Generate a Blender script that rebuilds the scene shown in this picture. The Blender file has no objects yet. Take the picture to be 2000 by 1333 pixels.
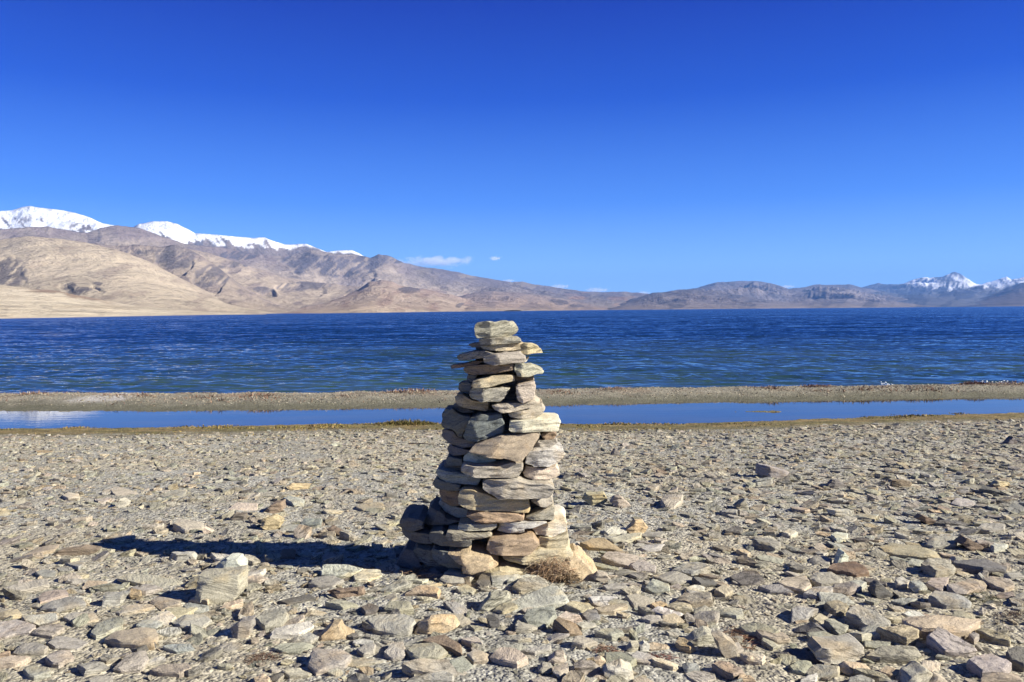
import bpy, math
import numpy as np
from mathutils import Matrix, Vector

# ------------------------------------------------------------------ camera, sky, sun, exposure
scene = bpy.context.scene
COL = scene.collection
F = 1555.0                                  # focal length in photo pixels (photo 2000 wide)
CAM = np.array([0.0, 0.0, 1.5])             # water level is z = 0
PITCH = math.atan(60.2 / F)
ROLL = math.atan(0.0083)
cam_d = bpy.data.cameras.new("camera")
cam = bpy.data.objects.new("camera", cam_d)
COL.objects.link(cam)
cam_d.sensor_width = 36.0
cam_d.lens = 36.0 * F / 2000.0
cam_d.clip_start = 0.05
cam_d.clip_end = 90000.0
M = Matrix.Rotation(math.pi / 2 - PITCH, 4, 'X') @ Matrix.Rotation(-ROLL, 4, 'Z')
M.translation = Vector(CAM)
cam.matrix_world = M
scene.camera = cam

SUN_EL = math.radians(28.5)
SUN_AZ = math.radians(103.0)                # clockwise from +Y (the lake): right and a little to the front
SUN_DIR = Vector((math.sin(SUN_AZ) * math.cos(SUN_EL), math.cos(SUN_AZ) * math.cos(SUN_EL), math.sin(SUN_EL)))
world = bpy.data.worlds.new("World")
scene.world = world
world.use_nodes = True
wn = world.node_tree
bg = wn.nodes["Background"]
sky = wn.nodes.new("ShaderNodeTexSky")
sky.sky_type = 'NISHITA'
sky.sun_disc = False
sky.sun_elevation = SUN_EL
sky.sun_rotation = SUN_AZ
sky.altitude = 4500.0
sky.air_density = 1.0
sky.dust_density = 0.0
sky.ozone_density = 3.0
# the thin dry air of 4500 m: a deep blue sky, paler toward the ridges, almost dark overhead
geo = wn.nodes.new("ShaderNodeTexCoord")
sxyz = wn.nodes.new("ShaderNodeSeparateXYZ")
wn.links.new(geo.outputs["Generated"], sxyz.inputs[0])


def sky_ramp(stops, k):
    r = wn.nodes.new("ShaderNodeValToRGB")
    e = r.color_ramp.elements
    while len(e) < len(stops):
        e.new(0.5)
    for i, (p, c) in enumerate(stops):
        e[i].position = p
        e[i].color = (c[0] / k, c[1] / k, c[2] / k, 1)
    wn.links.new(sxyz.outputs["Z"], r.inputs[0])
    m = wn.nodes.new("ShaderNodeVectorMath")
    m.operation = 'SCALE'
    m.inputs["Scale"].default_value = k
    wn.links.new(r.outputs[0], m.inputs[0])
    return m.outputs[0]


tint = sky_ramp([(0.0, (.42, .63, 1.08)), (.055, (.55, .75, 1.05)), (.131, (.29, .61, 1.2)), (.252, (.045, .31, 1.16)), (.352, (.008, .175, 1.04)), (.6, (.07, .18, .5)), (1.0, (.16, .22, .4))], 1.25)
grad = sky_ramp([(0.0, (2.3, 4.3, 7.5)), (.055, (1.65, 3.65, 7.0)), (.131, (.48, 1.83, 6.25)), (.252, (.035, .55, 4.1)), (.352, (.005, .22, 2.85)), (.6, (.05, .16, .85)), (1.0, (.06, .15, .5))], 8.0)
mul = wn.nodes.new("ShaderNodeVectorMath"); mul.operation = 'MULTIPLY'
wn.links.new(sky.outputs[0], mul.inputs[0]); wn.links.new(tint, mul.inputs[1])
mx_ = wn.nodes.new("ShaderNodeMix"); mx_.data_type = 'VECTOR'; mx_.inputs[0].default_value = 0.65
wn.links.new(mul.outputs[0], mx_.inputs[4]); wn.links.new(grad, mx_.inputs[5])
wn.links.new(mx_.outputs[1], bg.inputs["Color"])
bg.inputs["Strength"].default_value = 0.080

sun_d = bpy.data.lights.new("sun", 'SUN')
sun_d.energy = 5.0
sun_d.angle = math.radians(0.5)
sun_d.color = (1.0, 0.94, 0.84)
sun = bpy.data.objects.new("sun", sun_d)
COL.objects.link(sun)
sun.rotation_euler = (-SUN_DIR).to_track_quat('-Z', 'Y').to_euler()
scene.view_settings.view_transform = 'Standard'
scene.view_settings.look = 'None'
scene.view_settings.gamma = 1.0
scene.view_settings.exposure = 1.0
scene.cycles.max_bounces = 6
scene.cycles.volume_bounces = 2
scene.cycles.use_denoising = True
scene.cycles.transparent_max_bounces = 8

# ------------------------------------------------------------------ helpers: pixels to world
R3 = np.array(M.to_3x3())


def rays(P):
    """unit directions through photo pixels"""
    P = np.atleast_2d(np.asarray(P, float))
    d = np.stack([(P[:, 0] - 1000.0) / F, -(P[:, 1] - 666.5) / F, -np.ones(len(P))], 1)
    return d @ R3.T


def on_z(P, z):
    d = rays(P)
    k = (z - CAM[2]) / np.minimum(d[:, 2], -1e-5)
    return CAM + d * k[:, None]


def on_y(P, y):
    d = rays(P)
    return CAM + d * (np.asarray(y) / d[:, 1])[:, None]


def project(W):
    q = (np.asarray(W, float) - CAM) @ R3
    return np.stack([1000.0 + F * q[:, 0] / -q[:, 2], 666.5 - F * q[:, 1] / -q[:, 2]], 1)


# ------------------------------------------------------------------ helpers: noise
def _h(ix, iy, iz, seed):
    n = (ix.astype(np.int64) * 374761393 + iy.astype(np.int64) * 668265263 + iz.astype(np.int64) * 2147483647 + seed * 974634777) & 0xFFFFFFFF
    n = ((n ^ (n >> 13)) * 1274126177) & 0xFFFFFFFF
    n = ((n ^ (n >> 16)) * 2246822519) & 0xFFFFFFFF
    return ((n ^ (n >> 15)) & 0xFFFF) / 32767.5 - 1.0


def vn(x, y, z=0.0, seed=0):
    x, y, z = np.broadcast_arrays(np.asarray(x, float), np.asarray(y, float), np.asarray(z, float))
    xi, yi, zi = np.floor(x), np.floor(y), np.floor(z)
    fx, fy, fz = x - xi, y - yi, z - zi
    fx, fy, fz = (f * f * f * (f * (f * 6 - 15) + 10) for f in (fx, fy, fz))
    r = 0
    for a in (0, 1):
        for b in (0, 1):
            for c in (0, 1):
                w = (fx if a else 1 - fx) * (fy if b else 1 - fy) * (fz if c else 1 - fz)
                r = r + w * _h(xi + a, yi + b, zi + c, seed)
    return r


def fbm(x, y, z=0.0, seed=0, oct=4, gain=0.5):
    r, a, s, t = 0, 1.0, 1.0, 0.0
    for o in range(oct):
        r = r + a * vn(np.asarray(x) * s + o * 17.3, np.asarray(y) * s + o * 9.1, np.asarray(z) * s, seed + o)
        t += a
        a *= gain
        s *= 2.03
    return r / t


def ridged(x, y, seed=0, oct=5):
    r, a, s, t, w = 0, 1.0, 1.0, 0.0, 1.0
    for o in range(oct):
        n = (1 - np.abs(vn(x * s + o * 5.7, y * s + o * 3.3, 0, seed + o) * 1.4)).clip(0, 1) ** 2
        r = r + a * n * w
        w = n.clip(0, 1)
        t += a
        a *= 0.5
        s *= 2.1
    return r / t


def sstep(a, b, x):
    t = np.clip((x - a) / (b - a), 0, 1)
    return t * t * (3 - 2 * t)


# ------------------------------------------------------------------ helpers: meshes and objects
def link(name, me, mat, label=None, cat=None, group=None, kind=None, loc=(0, 0, 0), parent=None):
    o = bpy.data.objects.new(name, me)
    COL.objects.link(o)
    o.location = loc
    if mat and me is not None:
        me.materials.append(mat)
    if label: o["label"] = label
    if cat: o["category"] = cat
    if group: o["group"] = group
    if kind: o["kind"] = kind
    if parent: o.parent = parent
    return o


def big_mesh(name, V, Fa, col=None, smooth=True):
    """V (n,3), Fa (m,k) all faces with k corners"""
    me = bpy.data.meshes.new(name)
    V = np.asarray(V, np.float32)
    Fa = np.asarray(Fa, np.int32)
    k = Fa.shape[1]
    me.vertices.add(len(V))
    me.vertices.foreach_set("co", V.ravel())
    me.loops.add(Fa.size)
    me.loops.foreach_set("vertex_index", Fa.ravel())
    me.polygons.add(len(Fa))
    me.polygons.foreach_set("loop_start", np.arange(0, Fa.size, k, dtype=np.int32))
    me.polygons.foreach_set("loop_total", np.full(len(Fa), k, np.int32))
    me.polygons.foreach_set("use_smooth", np.full(len(Fa), smooth, bool))
    if col is not None:
        set_col(me, col)
    me.update(calc_edges=True)
    me.validate()
    return me


def set_col(me, col):
    a = me.attributes.new("Col", 'FLOAT_COLOR', 'POINT')
    c = np.ones((len(me.vertices), 4), np.float32)
    c[:, :3] = col
    a.data.foreach_set("color", c.ravel())


def grid_faces(nr, nc):
    i = np.arange((nr - 1) * (nc - 1))
    r, c = i // (nc - 1), i % (nc - 1)
    a = r * nc + c
    return np.stack([a, a + 1, a + nc + 1, a + nc], 1)


def node(nt, typ, **kw):
    n = nt.nodes.new(typ)
    for k, v in kw.items():
        if k in n.inputs.keys():
            n.inputs[k].default_value = v
        else:
            setattr(n, k, v)
    return n


def new_mat(name, rough=0.9, spec=0.2):
    m = bpy.data.materials.new(name)
    m.use_nodes = True
    nt = m.node_tree
    b = nt.nodes["Principled BSDF"]
    b.inputs["Roughness"].default_value = rough
    b.inputs["Specular IOR Level"].default_value = spec
    return m, nt, b


def ramp(nt, src, stops):
    r = nt.nodes.new("ShaderNodeValToRGB")
    e = r.color_ramp.elements
    while len(e) < len(stops):
        e.new(0.5)
    for i, (p, c) in enumerate(stops):
        e[i].position = p
        e[i].color = (c, c, c, 1) if np.isscalar(c) else (*c, 1)
    nt.links.new(src, r.inputs[0])
    return r.outputs[0]


def mixc(nt, typ, fac, a, b):
    m = nt.nodes.new("ShaderNodeMix")
    m.data_type = 'RGBA'
    m.blend_type = typ
    for s, v in ((0, fac), (6, a), (7, b)):
        if hasattr(v, "is_output") or hasattr(v, "links"):
            nt.links.new(v, m.inputs[s])
        elif s == 0:
            m.inputs[s].default_value = v
        else:
            m.inputs[s].default_value = (*v, 1)
    return m.outputs[2]


def noise_tex(nt, vec, scale, detail=4, rough=0.55):
    n = node(nt, "ShaderNodeTexNoise", Scale=scale, Detail=detail, Roughness=rough)
    nt.links.new(vec, n.inputs["Vector"])
    return n.outputs["Fac"]


def mapped(nt, src, sc, rot=(0, 0, 0)):
    m = nt.nodes.new("ShaderNodeMapping")
    m.inputs["Scale"].default_value = sc
    m.inputs["Rotation"].default_value = rot
    nt.links.new(src, m.inputs["Vector"])
    return m.outputs[0]


def bump(nt, b, height, strength, dist, prev=None):
    n = node(nt, "ShaderNodeBump", Strength=strength, Distance=dist)
    nt.links.new(height, n.inputs["Height"])
    if prev is not None:
        nt.links.new(prev, n.inputs["Normal"])
    nt.links.new(n.outputs[0], b.inputs["Normal"])
    return n.outputs[0]


def attr_col(nt):
    a = nt.nodes.new("ShaderNodeAttribute")
    a.attribute_name = "Col"
    return a.outputs["Color"]


# ------------------------------------------------------------------ materials
def stone_material():
    m, nt, b = new_mat("weathered_stone", 0.88, 0.25)
    tc = nt.nodes.new("ShaderNodeTexCoord")
    oi = nt.nodes.new("ShaderNodeObjectInfo")
    ad = node(nt, "ShaderNodeVectorMath", operation='MULTIPLY_ADD')
    ad.inputs[1].default_value = (1, 1, 1)
    sc = node(nt, "ShaderNodeVectorMath", operation='SCALE', Scale=37.0)
    cb = nt.nodes.new("ShaderNodeCombineXYZ")
    for i in range(3):
        nt.links.new(oi.outputs["Random"], cb.inputs[i])
    nt.links.new(cb.outputs[0], sc.inputs[0])
    nt.links.new(tc.outputs["Object"], ad.inputs[0])
    nt.links.new(sc.outputs[0], ad.inputs[2])
    v = ad.outputs[0]
    # every stone has its own grain: direction, and how strongly it shows
    def own(lo, hi, k):
        w = nt.nodes.new("ShaderNodeTexWhiteNoise"); w.noise_dimensions = '1D'
        s_ = node(nt, "ShaderNodeMath", operation='MULTIPLY_ADD')
        nt.links.new(oi.outputs["Random"], s_.inputs[0]); s_.inputs[1].default_value = 91.7; s_.inputs[2].default_value = k
        nt.links.new(s_.outputs[0], w.inputs["W"])
        m_ = node(nt, "ShaderNodeMapRange")
        m_.inputs["To Min"].default_value = lo; m_.inputs["To Max"].default_value = hi
        nt.links.new(w.outputs["Value"], m_.inputs["Value"])
        return m_.outputs[0]
    tilt = nt.nodes.new("ShaderNodeCombineXYZ")
    nt.links.new(own(-0.35, 0.35, 3.1), tilt.inputs[0]); nt.links.new(own(-0.45, 0.45, 5.7), tilt.inputs[1])
    vr = node(nt, "ShaderNodeVectorRotate", rotation_type='EULER_XYZ')
    nt.links.new(v, vr.inputs["Vector"]); nt.links.new(tilt.outputs[0], vr.inputs["Rotation"])
    v = vr.outputs[0]
    lay = mapped(nt, v, (1, 1, 3.2))
    c = attr_col(nt)
    n1 = noise_tex(nt, lay, 9, 7, 0.62)
    c = mixc(nt, 'MULTIPLY', own(0.25, 1.3, 1.3), c, ramp(nt, n1, [(0.28, 0.62), (0.5, 0.96), (0.72, 1.2)]))
    n2 = noise_tex(nt, v, 7, 3, 0.6)
    st = mixc(nt, 'MULTIPLY', 1.0, c, (1.12, 0.97, 0.76))
    c = mixc(nt, 'MIX', ramp(nt, n2, [(0.52, 0.0), (0.68, 0.75)]), c, st)
    n3 = noise_tex(nt, v, 210, 3, 0.7)
    c = mixc(nt, 'MULTIPLY', 1.0, c, ramp(nt, n3, [(0.3, 0.68), (0.5, 1.0), (0.7, 1.25)]))
    n6 = noise_tex(nt, mapped(nt, v, (0.7, 0.7, 5.0)), 13, 4, 0.6)
    c = mixc(nt, 'MULTIPLY', own(-0.35, 1.0, 7.9), c, ramp(nt, n6, [(0.44, 1.0), (0.475, 0.38), (0.49, 0.42), (0.52, 1.0)]))
    n5 = noise_tex(nt, v, 34, 5, 0.7)
    c = mixc(nt, 'MULTIPLY', own(0.0, 1.0, 4.4), c, ramp(nt, n5, [(0.33, 0.45), (0.42, 1.0), (0.62, 1.0), (0.75, 1.2)]))
    nt.links.new(c, b.inputs["Base Color"])
    n4 = noise_tex(nt, mapped(nt, v, (1, 1, 6)), 38, 8, 0.68)
    p = bump(nt, b, n6, 0.5, 0.02)
    p = bump(nt, b, n4, 0.6, 0.012, p)
    bump(nt, b, noise_tex(nt, v, 160, 4, 0.7), 0.5, 0.004, p)
    return m


def ground_material():
    m, nt, b = new_mat("gravel_sand", 0.95, 0.15)
    g = nt.nodes.new("ShaderNodeNewGeometry")
    v = g.outputs["Position"]
    c = attr_col(nt)
    n1 = noise_tex(nt, v, 2.2, 6, 0.65)
    c = mixc(nt, 'MULTIPLY', 1.0, c, ramp(nt, n1, [(0.3, 0.8), (0.7, 1.18)]))
    vo = node(nt, "ShaderNodeTexVoronoi", Scale=85.0)
    wv = noise_tex(nt, v, 30, 2)
    nt.links.new(v, vo.inputs["Vector"])
    c = mixc(nt, 'MULTIPLY', 1.0, c, ramp(nt, vo.outputs["Color"], [(0.1, 0.6), (0.5, 1.0), (0.9, 1.4)]))
    vo2 = node(nt, "ShaderNodeTexVoronoi", Scale=34.0)
    nt.links.new(v, vo2.inputs["Vector"])
    c = mixc(nt, 'MULTIPLY', 0.7, c, ramp(nt, vo2.outputs["Color"], [(0.1, 0.7), (0.5, 1.0), (0.9, 1.3)]))
    n3 = noise_tex(nt, v, 260, 3, 0.7)
    c = mixc(nt, 'MULTIPLY', 1.0, c, ramp(nt, n3, [(0.3, 0.6), (0.5, 1.0), (0.7, 1.35)]))
    nt.links.new(c, b.inputs["Base Color"])
    p = bump(nt, b, ramp(nt, vo2.outputs["Distance"], [(0.0, 1.0), (0.6, 0.0)]), 0.7, 0.012)
    p = bump(nt, b, ramp(nt, vo.outputs["Distance"], [(0.0, 1.0), (0.6, 0.0)]), 0.8, 0.006, p)
    bump(nt, b, noise_tex(nt, v, 190, 5, 0.7), 0.6, 0.004, p)
    return m


def mountain_material():
    m, nt, b = new_mat("mountain_slope", 1.0, 0.0)
    g = nt.nodes.new("ShaderNodeNewGeometry")
    v = g.outputs["Position"]
    c = attr_col(nt)
    n1 = noise_tex(nt, mapped(nt, v, (1, 0.5, 2.0)), 0.012, 8, 0.65)
    c = mixc(nt, 'MULTIPLY', 0.8, c, ramp(nt, n1, [(0.3, 0.72), (0.5, 1.0), (0.7, 1.22)]))
    nt.links.new(c, b.inputs["Base Color"])
    bump(nt, b, noise_tex(nt, v, 0.02, 9, 0.65), 1.0, 26.0)
    return m


def blade_material(name, rough=0.9):
    m, nt, b = new_mat(name, rough, 0.15)
    tc = nt.nodes.new("ShaderNodeTexCoord")
    c = mixc(nt, 'MULTIPLY', 1.0, attr_col(nt), ramp(nt, noise_tex(nt, tc.outputs["Object"], 60, 3), [(0.3, 0.7), (0.7, 1.3)]))
    nt.links.new(c, b.inputs["Base Color"])
    return m


def lake_material():
    m, nt, b = new_mat("lake_water", 0.06, 0.5)
    b.inputs["IOR"].default_value = 1.333
    g = nt.nodes.new("ShaderNodeNewGeometry")
    v = g.outputs["Position"]
    sp = nt.nodes.new("ShaderNodeSeparateXYZ")
    nt.links.new(v, sp.inputs[0])
    # the water is shallow and green by the bar, deep and blue farther out
    mr = node(nt, "ShaderNodeMapRange")
    mr.inputs["From Min"].default_value = 14.0
    mr.inputs["From Max"].default_value = 46.0
    nt.links.new(sp.outputs["Y"], mr.inputs["Value"])
    n = noise_tex(nt, mapped(nt, v, (0.35, 1.0, 1.0)), 0.22, 4)
    sh = mixc(nt, 'MIX', ramp(nt, n, [(0.35, 0.0), (0.65, 1.0)]), (0.018, 0.048, 0.046), (0.050, 0.092, 0.060))
    c = mixc(nt, 'MIX', mr.outputs[0], sh, (0.003, 0.018, 0.032))
    nt.links.new(c, b.inputs["Base Color"])
    # ripples as tilted facets, the fronts turned a little toward the beach the wind blows at
    acc = g.outputs["Normal"]
    amp = node(nt, "ShaderNodeMapRange")
    nt.links.new(mr.outputs[0], amp.inputs["Value"])
    amp.inputs["To Min"].default_value = 0.5
    for sc, mp, k in ((3.4, (0.55, 1.2, 1.0), 0.40), (8.0, (0.6, 1.2, 1.0), 0.22), (0.8, (0.5, 1.2, 1.0), 0.26), (0.12, (0.4, 1.2, 1.0), 0.12)):
        nz = node(nt, "ShaderNodeTexNoise", Scale=sc, Detail=4.0, Roughness=0.6)
        nt.links.new(mapped(nt, v, mp, (0, 0, 0.1)), nz.inputs["Vector"])
        ma = node(nt, "ShaderNodeVectorMath", operation='MULTIPLY_ADD')
        nt.links.new(nz.outputs["Color"], ma.inputs[0])
        ma.inputs[1].default_value = (k * 0.7, k * 1.3, 0)
        ma.inputs[2].default_value = (-k * 0.35, -k * 0.65 - 0.034, 0)
        sl = node(nt, "ShaderNodeVectorMath", operation='SCALE')
        nt.links.new(ma.outputs[0], sl.inputs[0]); nt.links.new(amp.outputs[0], sl.inputs["Scale"])
        ad = node(nt, "ShaderNodeVectorMath", operation='ADD')
        nt.links.new(acc, ad.inputs[0]); nt.links.new(sl.outputs[0], ad.inputs[1])
        acc = ad.outputs[0]
    nn = node(nt, "ShaderNodeVectorMath", operation='NORMALIZE')
    nt.links.new(acc, nn.inputs[0])
    nt.links.new(nn.outputs[0], b.inputs["Normal"])
    return m


def pool_material():
    m, nt, b = new_mat("pool_water", 0.006, 0.5)
    b.inputs["IOR"].default_value = 1.333
    g = nt.nodes.new("ShaderNodeNewGeometry")
    v = g.outputs["Position"]
    n = noise_tex(nt, mapped(nt, v, (0.5, 2.0, 1.0)), 0.9, 5)
    c = mixc(nt, 'MIX', ramp(nt, n, [(0.42, 0.0), (0.7, 1.0)]), (0.03, 0.035, 0.035), (0.07, 0.062, 0.03))
    nt.links.new(c, b.inputs["Base Color"])
    p = bump(nt, b, noise_tex(nt, mapped(nt, v, (0.25, 1.6, 1.0)), 5.0, 4), 0.035, 0.02)
    return m


MAT_STONE = stone_material()
MAT_GROUND = ground_material()
MAT_MOUNT = mountain_material()
MAT_BLADE = blade_material("dry_stems")
MAT_LAKE = lake_material()
MAT_POOL = pool_material()

# ------------------------------------------------------------------ the shore profile
def edge(P, z):
    w = on_z(P, z)
    o = np.argsort(w[:, 0])
    return w[o, 0], w[o, 1]


E_N = edge([(0, 838), (300, 836), (600, 829), (760, 827), (1000, 826), (1300, 829), (1500, 822), (1750, 812), (2000, 806)], 0.0)
E_F = edge([(0, 804), (300, 805), (500, 803), (700, 799), (900, 797), (1150, 791), (1500, 785), (2000, 777)], 0.0)
E_C = edge([(0, 769), (300, 768), (700, 766), (1000, 761), (1300, 757), (1600, 754), (2000, 748)], 0.12)
MATS_PX = [(1480, 805, 0.75, 0.16, 0.9), (1690, 801, 0.6, 0.1, 0.7), (1250, 803, 0.9, 0.1, 0.55), (1780, 803, 0.3, 0.06, 0.7), (520, 817, 0.15, 0.07, 0.9), (700, 812, 0.4, 0.07, 0.7)]
POOL_MATS = [(*on_z([(a, b)], 0.0)[0][:2], c, d, e) for a, b, c, d, e in MATS_PX]


def gz(x, y):
    x = np.asarray(x, float)
    y = np.asarray(y, float)
    wob = 0.10 * fbm(x * 1.3, y * 0.3, 0, 5, 4)
    yn = np.interp(x, *E_N) + wob
    yf = np.interp(x, *E_F) + 0.08 * fbm(x * 1.6, y * 0.3, 2, 6, 4)
    yc = np.interp(x, *E_C)
    beach = 0.45 * (yn - np.maximum(y, 0.0)) / (yn - 3.3)
    beach = beach + 0.02 * fbm(x * 1.1, y * 1.1, 0, 7, 3) * sstep(0, 1.5, yn - y)
    t = (y - yn) / (yf - yn)
    pool = -0.055 * np.sin(np.pi * np.clip(t, 0, 1))
    for mx, my, sx, sy, a in POOL_MATS:
        pool = pool + a * 0.066 * np.exp(-((x - mx) / sx) ** 2 - ((y - my) / sy) ** 2) * (1 + 0.5 * fbm(x * 5, y * 9, 0, 8, 3))
    tb = (y - yf) / (yc - yf)
    bar = 0.12 * sstep(0, 0.8, tb) + 0.02 * fbm(x * 2.2, y * 2.2, 0, 9, 3) * sstep(0.2, 0.8, tb)
    bed = 0.12 + 0.02 * fbm(x * 2.2, y * 2.2, 0, 9, 3) - 0.28 * (y - yc)
    z = np.where(y < yn, beach, np.where(y < yf, pool, np.where(y < yc, bar, np.maximum(bed, -3.0))))
    return z


def build_ground():
    az = np.radians(np.concatenate([np.linspace(-180, -52, 24), np.linspace(-48, 48, 640), np.linspace(52, 180, 24)]))
    r = np.concatenate([np.linspace(0.02, 1.4, 10), np.geomspace(1.5, 17.5, 430), np.geomspace(18, 11000, 26)])
    A, Rr = np.meshgrid(az, r)
    X, Y = Rr * np.sin(A), Rr * np.cos(A)
    Z = gz(X, Y)
    near = sstep(16, 12, Y) * (Y > 0.5)
    Z = Z + near * (0.006 * fbm(X * 9, Y * 9, 0, 21, 3) + 0.003 * fbm(X * 40, Y * 40, 0, 22, 2))
    V = np.stack([X, Y, Z], -1).reshape(-1, 3)
    x, y, z = V.T
    yn = np.interp(x, *E_N); yf = np.interp(x, *E_F); yc = np.interp(x, *E_C)
    n = fbm(x * 0.9, y * 0.9, 0, 31, 4)
    n2 = fbm(x * 4, y * 7, 0, 32, 4)
    sand = np.array([0.40, 0.365, 0.275]); grey = np.array([0.355, 0.343, 0.287])
    c = sand + (grey - sand) * sstep(-0.3, 0.3, n)[:, None]
    damp = np.array([0.215, 0.195, 0.14])
    olive = np.array([0.16, 0.14, 0.058])
    rust = np.array([0.225, 0.17, 0.075])
    s = yn - y                                    # metres up the beach from the pool
    c = c + (damp - c) * (sstep(1.9, 0.9, s + 0.5 * n2) * (y < yf))[:, None]
    al = (olive + (rust - olive) * sstep(-0.25, 0.3, fbm(x * 2.2, y * 5, 0, 34, 4))[:, None]) * (1 + 0.7 * fbm(x * 9, y * 14, 0, 35, 3))[:, None]
    c = c + (al - c) * (sstep(1.2, 0.65, s + 0.35 * n2) * (y < yf) * 0.95)[:, None]
    barc = np.array([0.285, 0.263, 0.20]); wet = np.array([0.14, 0.135, 0.092]); pale = np.array([0.50, 0.48, 0.44])
    tb = (y - yf) / (yc - yf)
    cb = wet + (barc - wet) * sstep(0.15, 0.72, tb + 0.16 * n2)[:, None]
    pl = sstep(0.55, 0.25, np.abs(x + 6.6 + 0.7 * (0.9 - tb)) + 0.2 * n2) * sstep(0.35, 0.6, tb)
    cb = cb + (pale - cb) * pl[:, None]
    rr = sstep(0.1, 0.5, fbm(x * 1.5, y * 6, 0, 36, 4)) * sstep(0.45, 0.8, tb)
    cb = cb + (np.array([0.2, 0.13, 0.085]) - cb) * (0.7 * rr)[:, None]
    c = np.where((y > yf)[:, None], cb, c)
    c = np.where((y > yc + 0.6)[:, None], np.array([0.10, 0.10, 0.07]), c)
    nr, nc = A.shape
    Fa = grid_faces(nr, nc)[:, ::-1]
    wrap = np.arange(nr - 1) * nc
    Fw = np.stack([wrap + nc - 1, wrap, wrap + nc, wrap + 2 * nc - 1], 1)[:, ::-1]
    me = big_mesh("ground", V, np.concatenate([Fa, Fw]), c)
    link("ground", me, MAT_GROUND, kind="structure")


def build_water():
    ys = np.concatenate([np.geomspace(13.3, 170, 560), np.geomspace(176, 10900, 40)])
    us = np.concatenate([np.linspace(-3.0, -0.92, 12), np.linspace(-0.85, 0.85, 760), np.linspace(0.92, 3.0, 12)])
    U, Y = np.meshgrid(us, ys)
    X = U * Y
    step = Y * 0.0046
    f1 = sstep(0.3, 0.09, step); f2 = sstep(0.16, 0.05, step); f0 = sstep(2.0, 0.5, step)
    wx = X + 0.25 * fbm(X * 0.5, Y * 0.5, 0, 44, 2)
    wy = Y + 0.18 * X
    h0 = 0.045 * fbm(wx * 0.30, wy * 0.62, 0, 41, 2)
    cr = 1 - np.abs(fbm(wx * 1.35, wy * 3.0, 0, 42, 2)) * 2.2
    h1 = 0.030 * cr
    h2 = 0.013 * fbm(wx * 3.2, wy * 6.0, 0, 43, 3)
    shore = 0.35 + 0.65 * sstep(13.6, 18, Y)
    Z = (f0 * h0 + f1 * (h1 - 0.02) + f2 * h2) * shore - 0.005
    V = np.stack([X, Y, Z], -1).reshape(-1, 3)
    me = big_mesh("lake", V, grid_faces(*U.shape))
    link("lake_water", me, MAT_LAKE, kind="structure")
    xs = np.linspace(-16, 16, 40); yy = np.linspace(9.6, 13.25, 10)
    Xp, Yp = np.meshgrid(xs, yy)
    Vp = np.stack([Xp, Yp, 0 * Xp + 0.001], -1).reshape(-1, 3)
    link("pool_water", big_mesh("pool", Vp, grid_faces(*Xp.shape)), MAT_POOL, kind="structure")


build_ground()
build_water()

# ------------------------------------------------------------------ mountains across the lake
def hz(u):
    return 614.6 - 0.0083 * u


def blobs(u, py, lst, seed):
    wu = u + 14 * fbm(u / 26, py / 16, 0, seed, 3)
    wp = py + 8 * fbm(u / 30, py / 18, 3, seed + 1, 3)
    m = np.zeros_like(u)
    for cx, cy, rx, ry in lst:
        d = ((wu - cx) / rx) ** 2 + ((wp - cy) / ry) ** 2
        m = np.maximum(m, sstep(1.25, 0.75, d))
    return m


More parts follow.
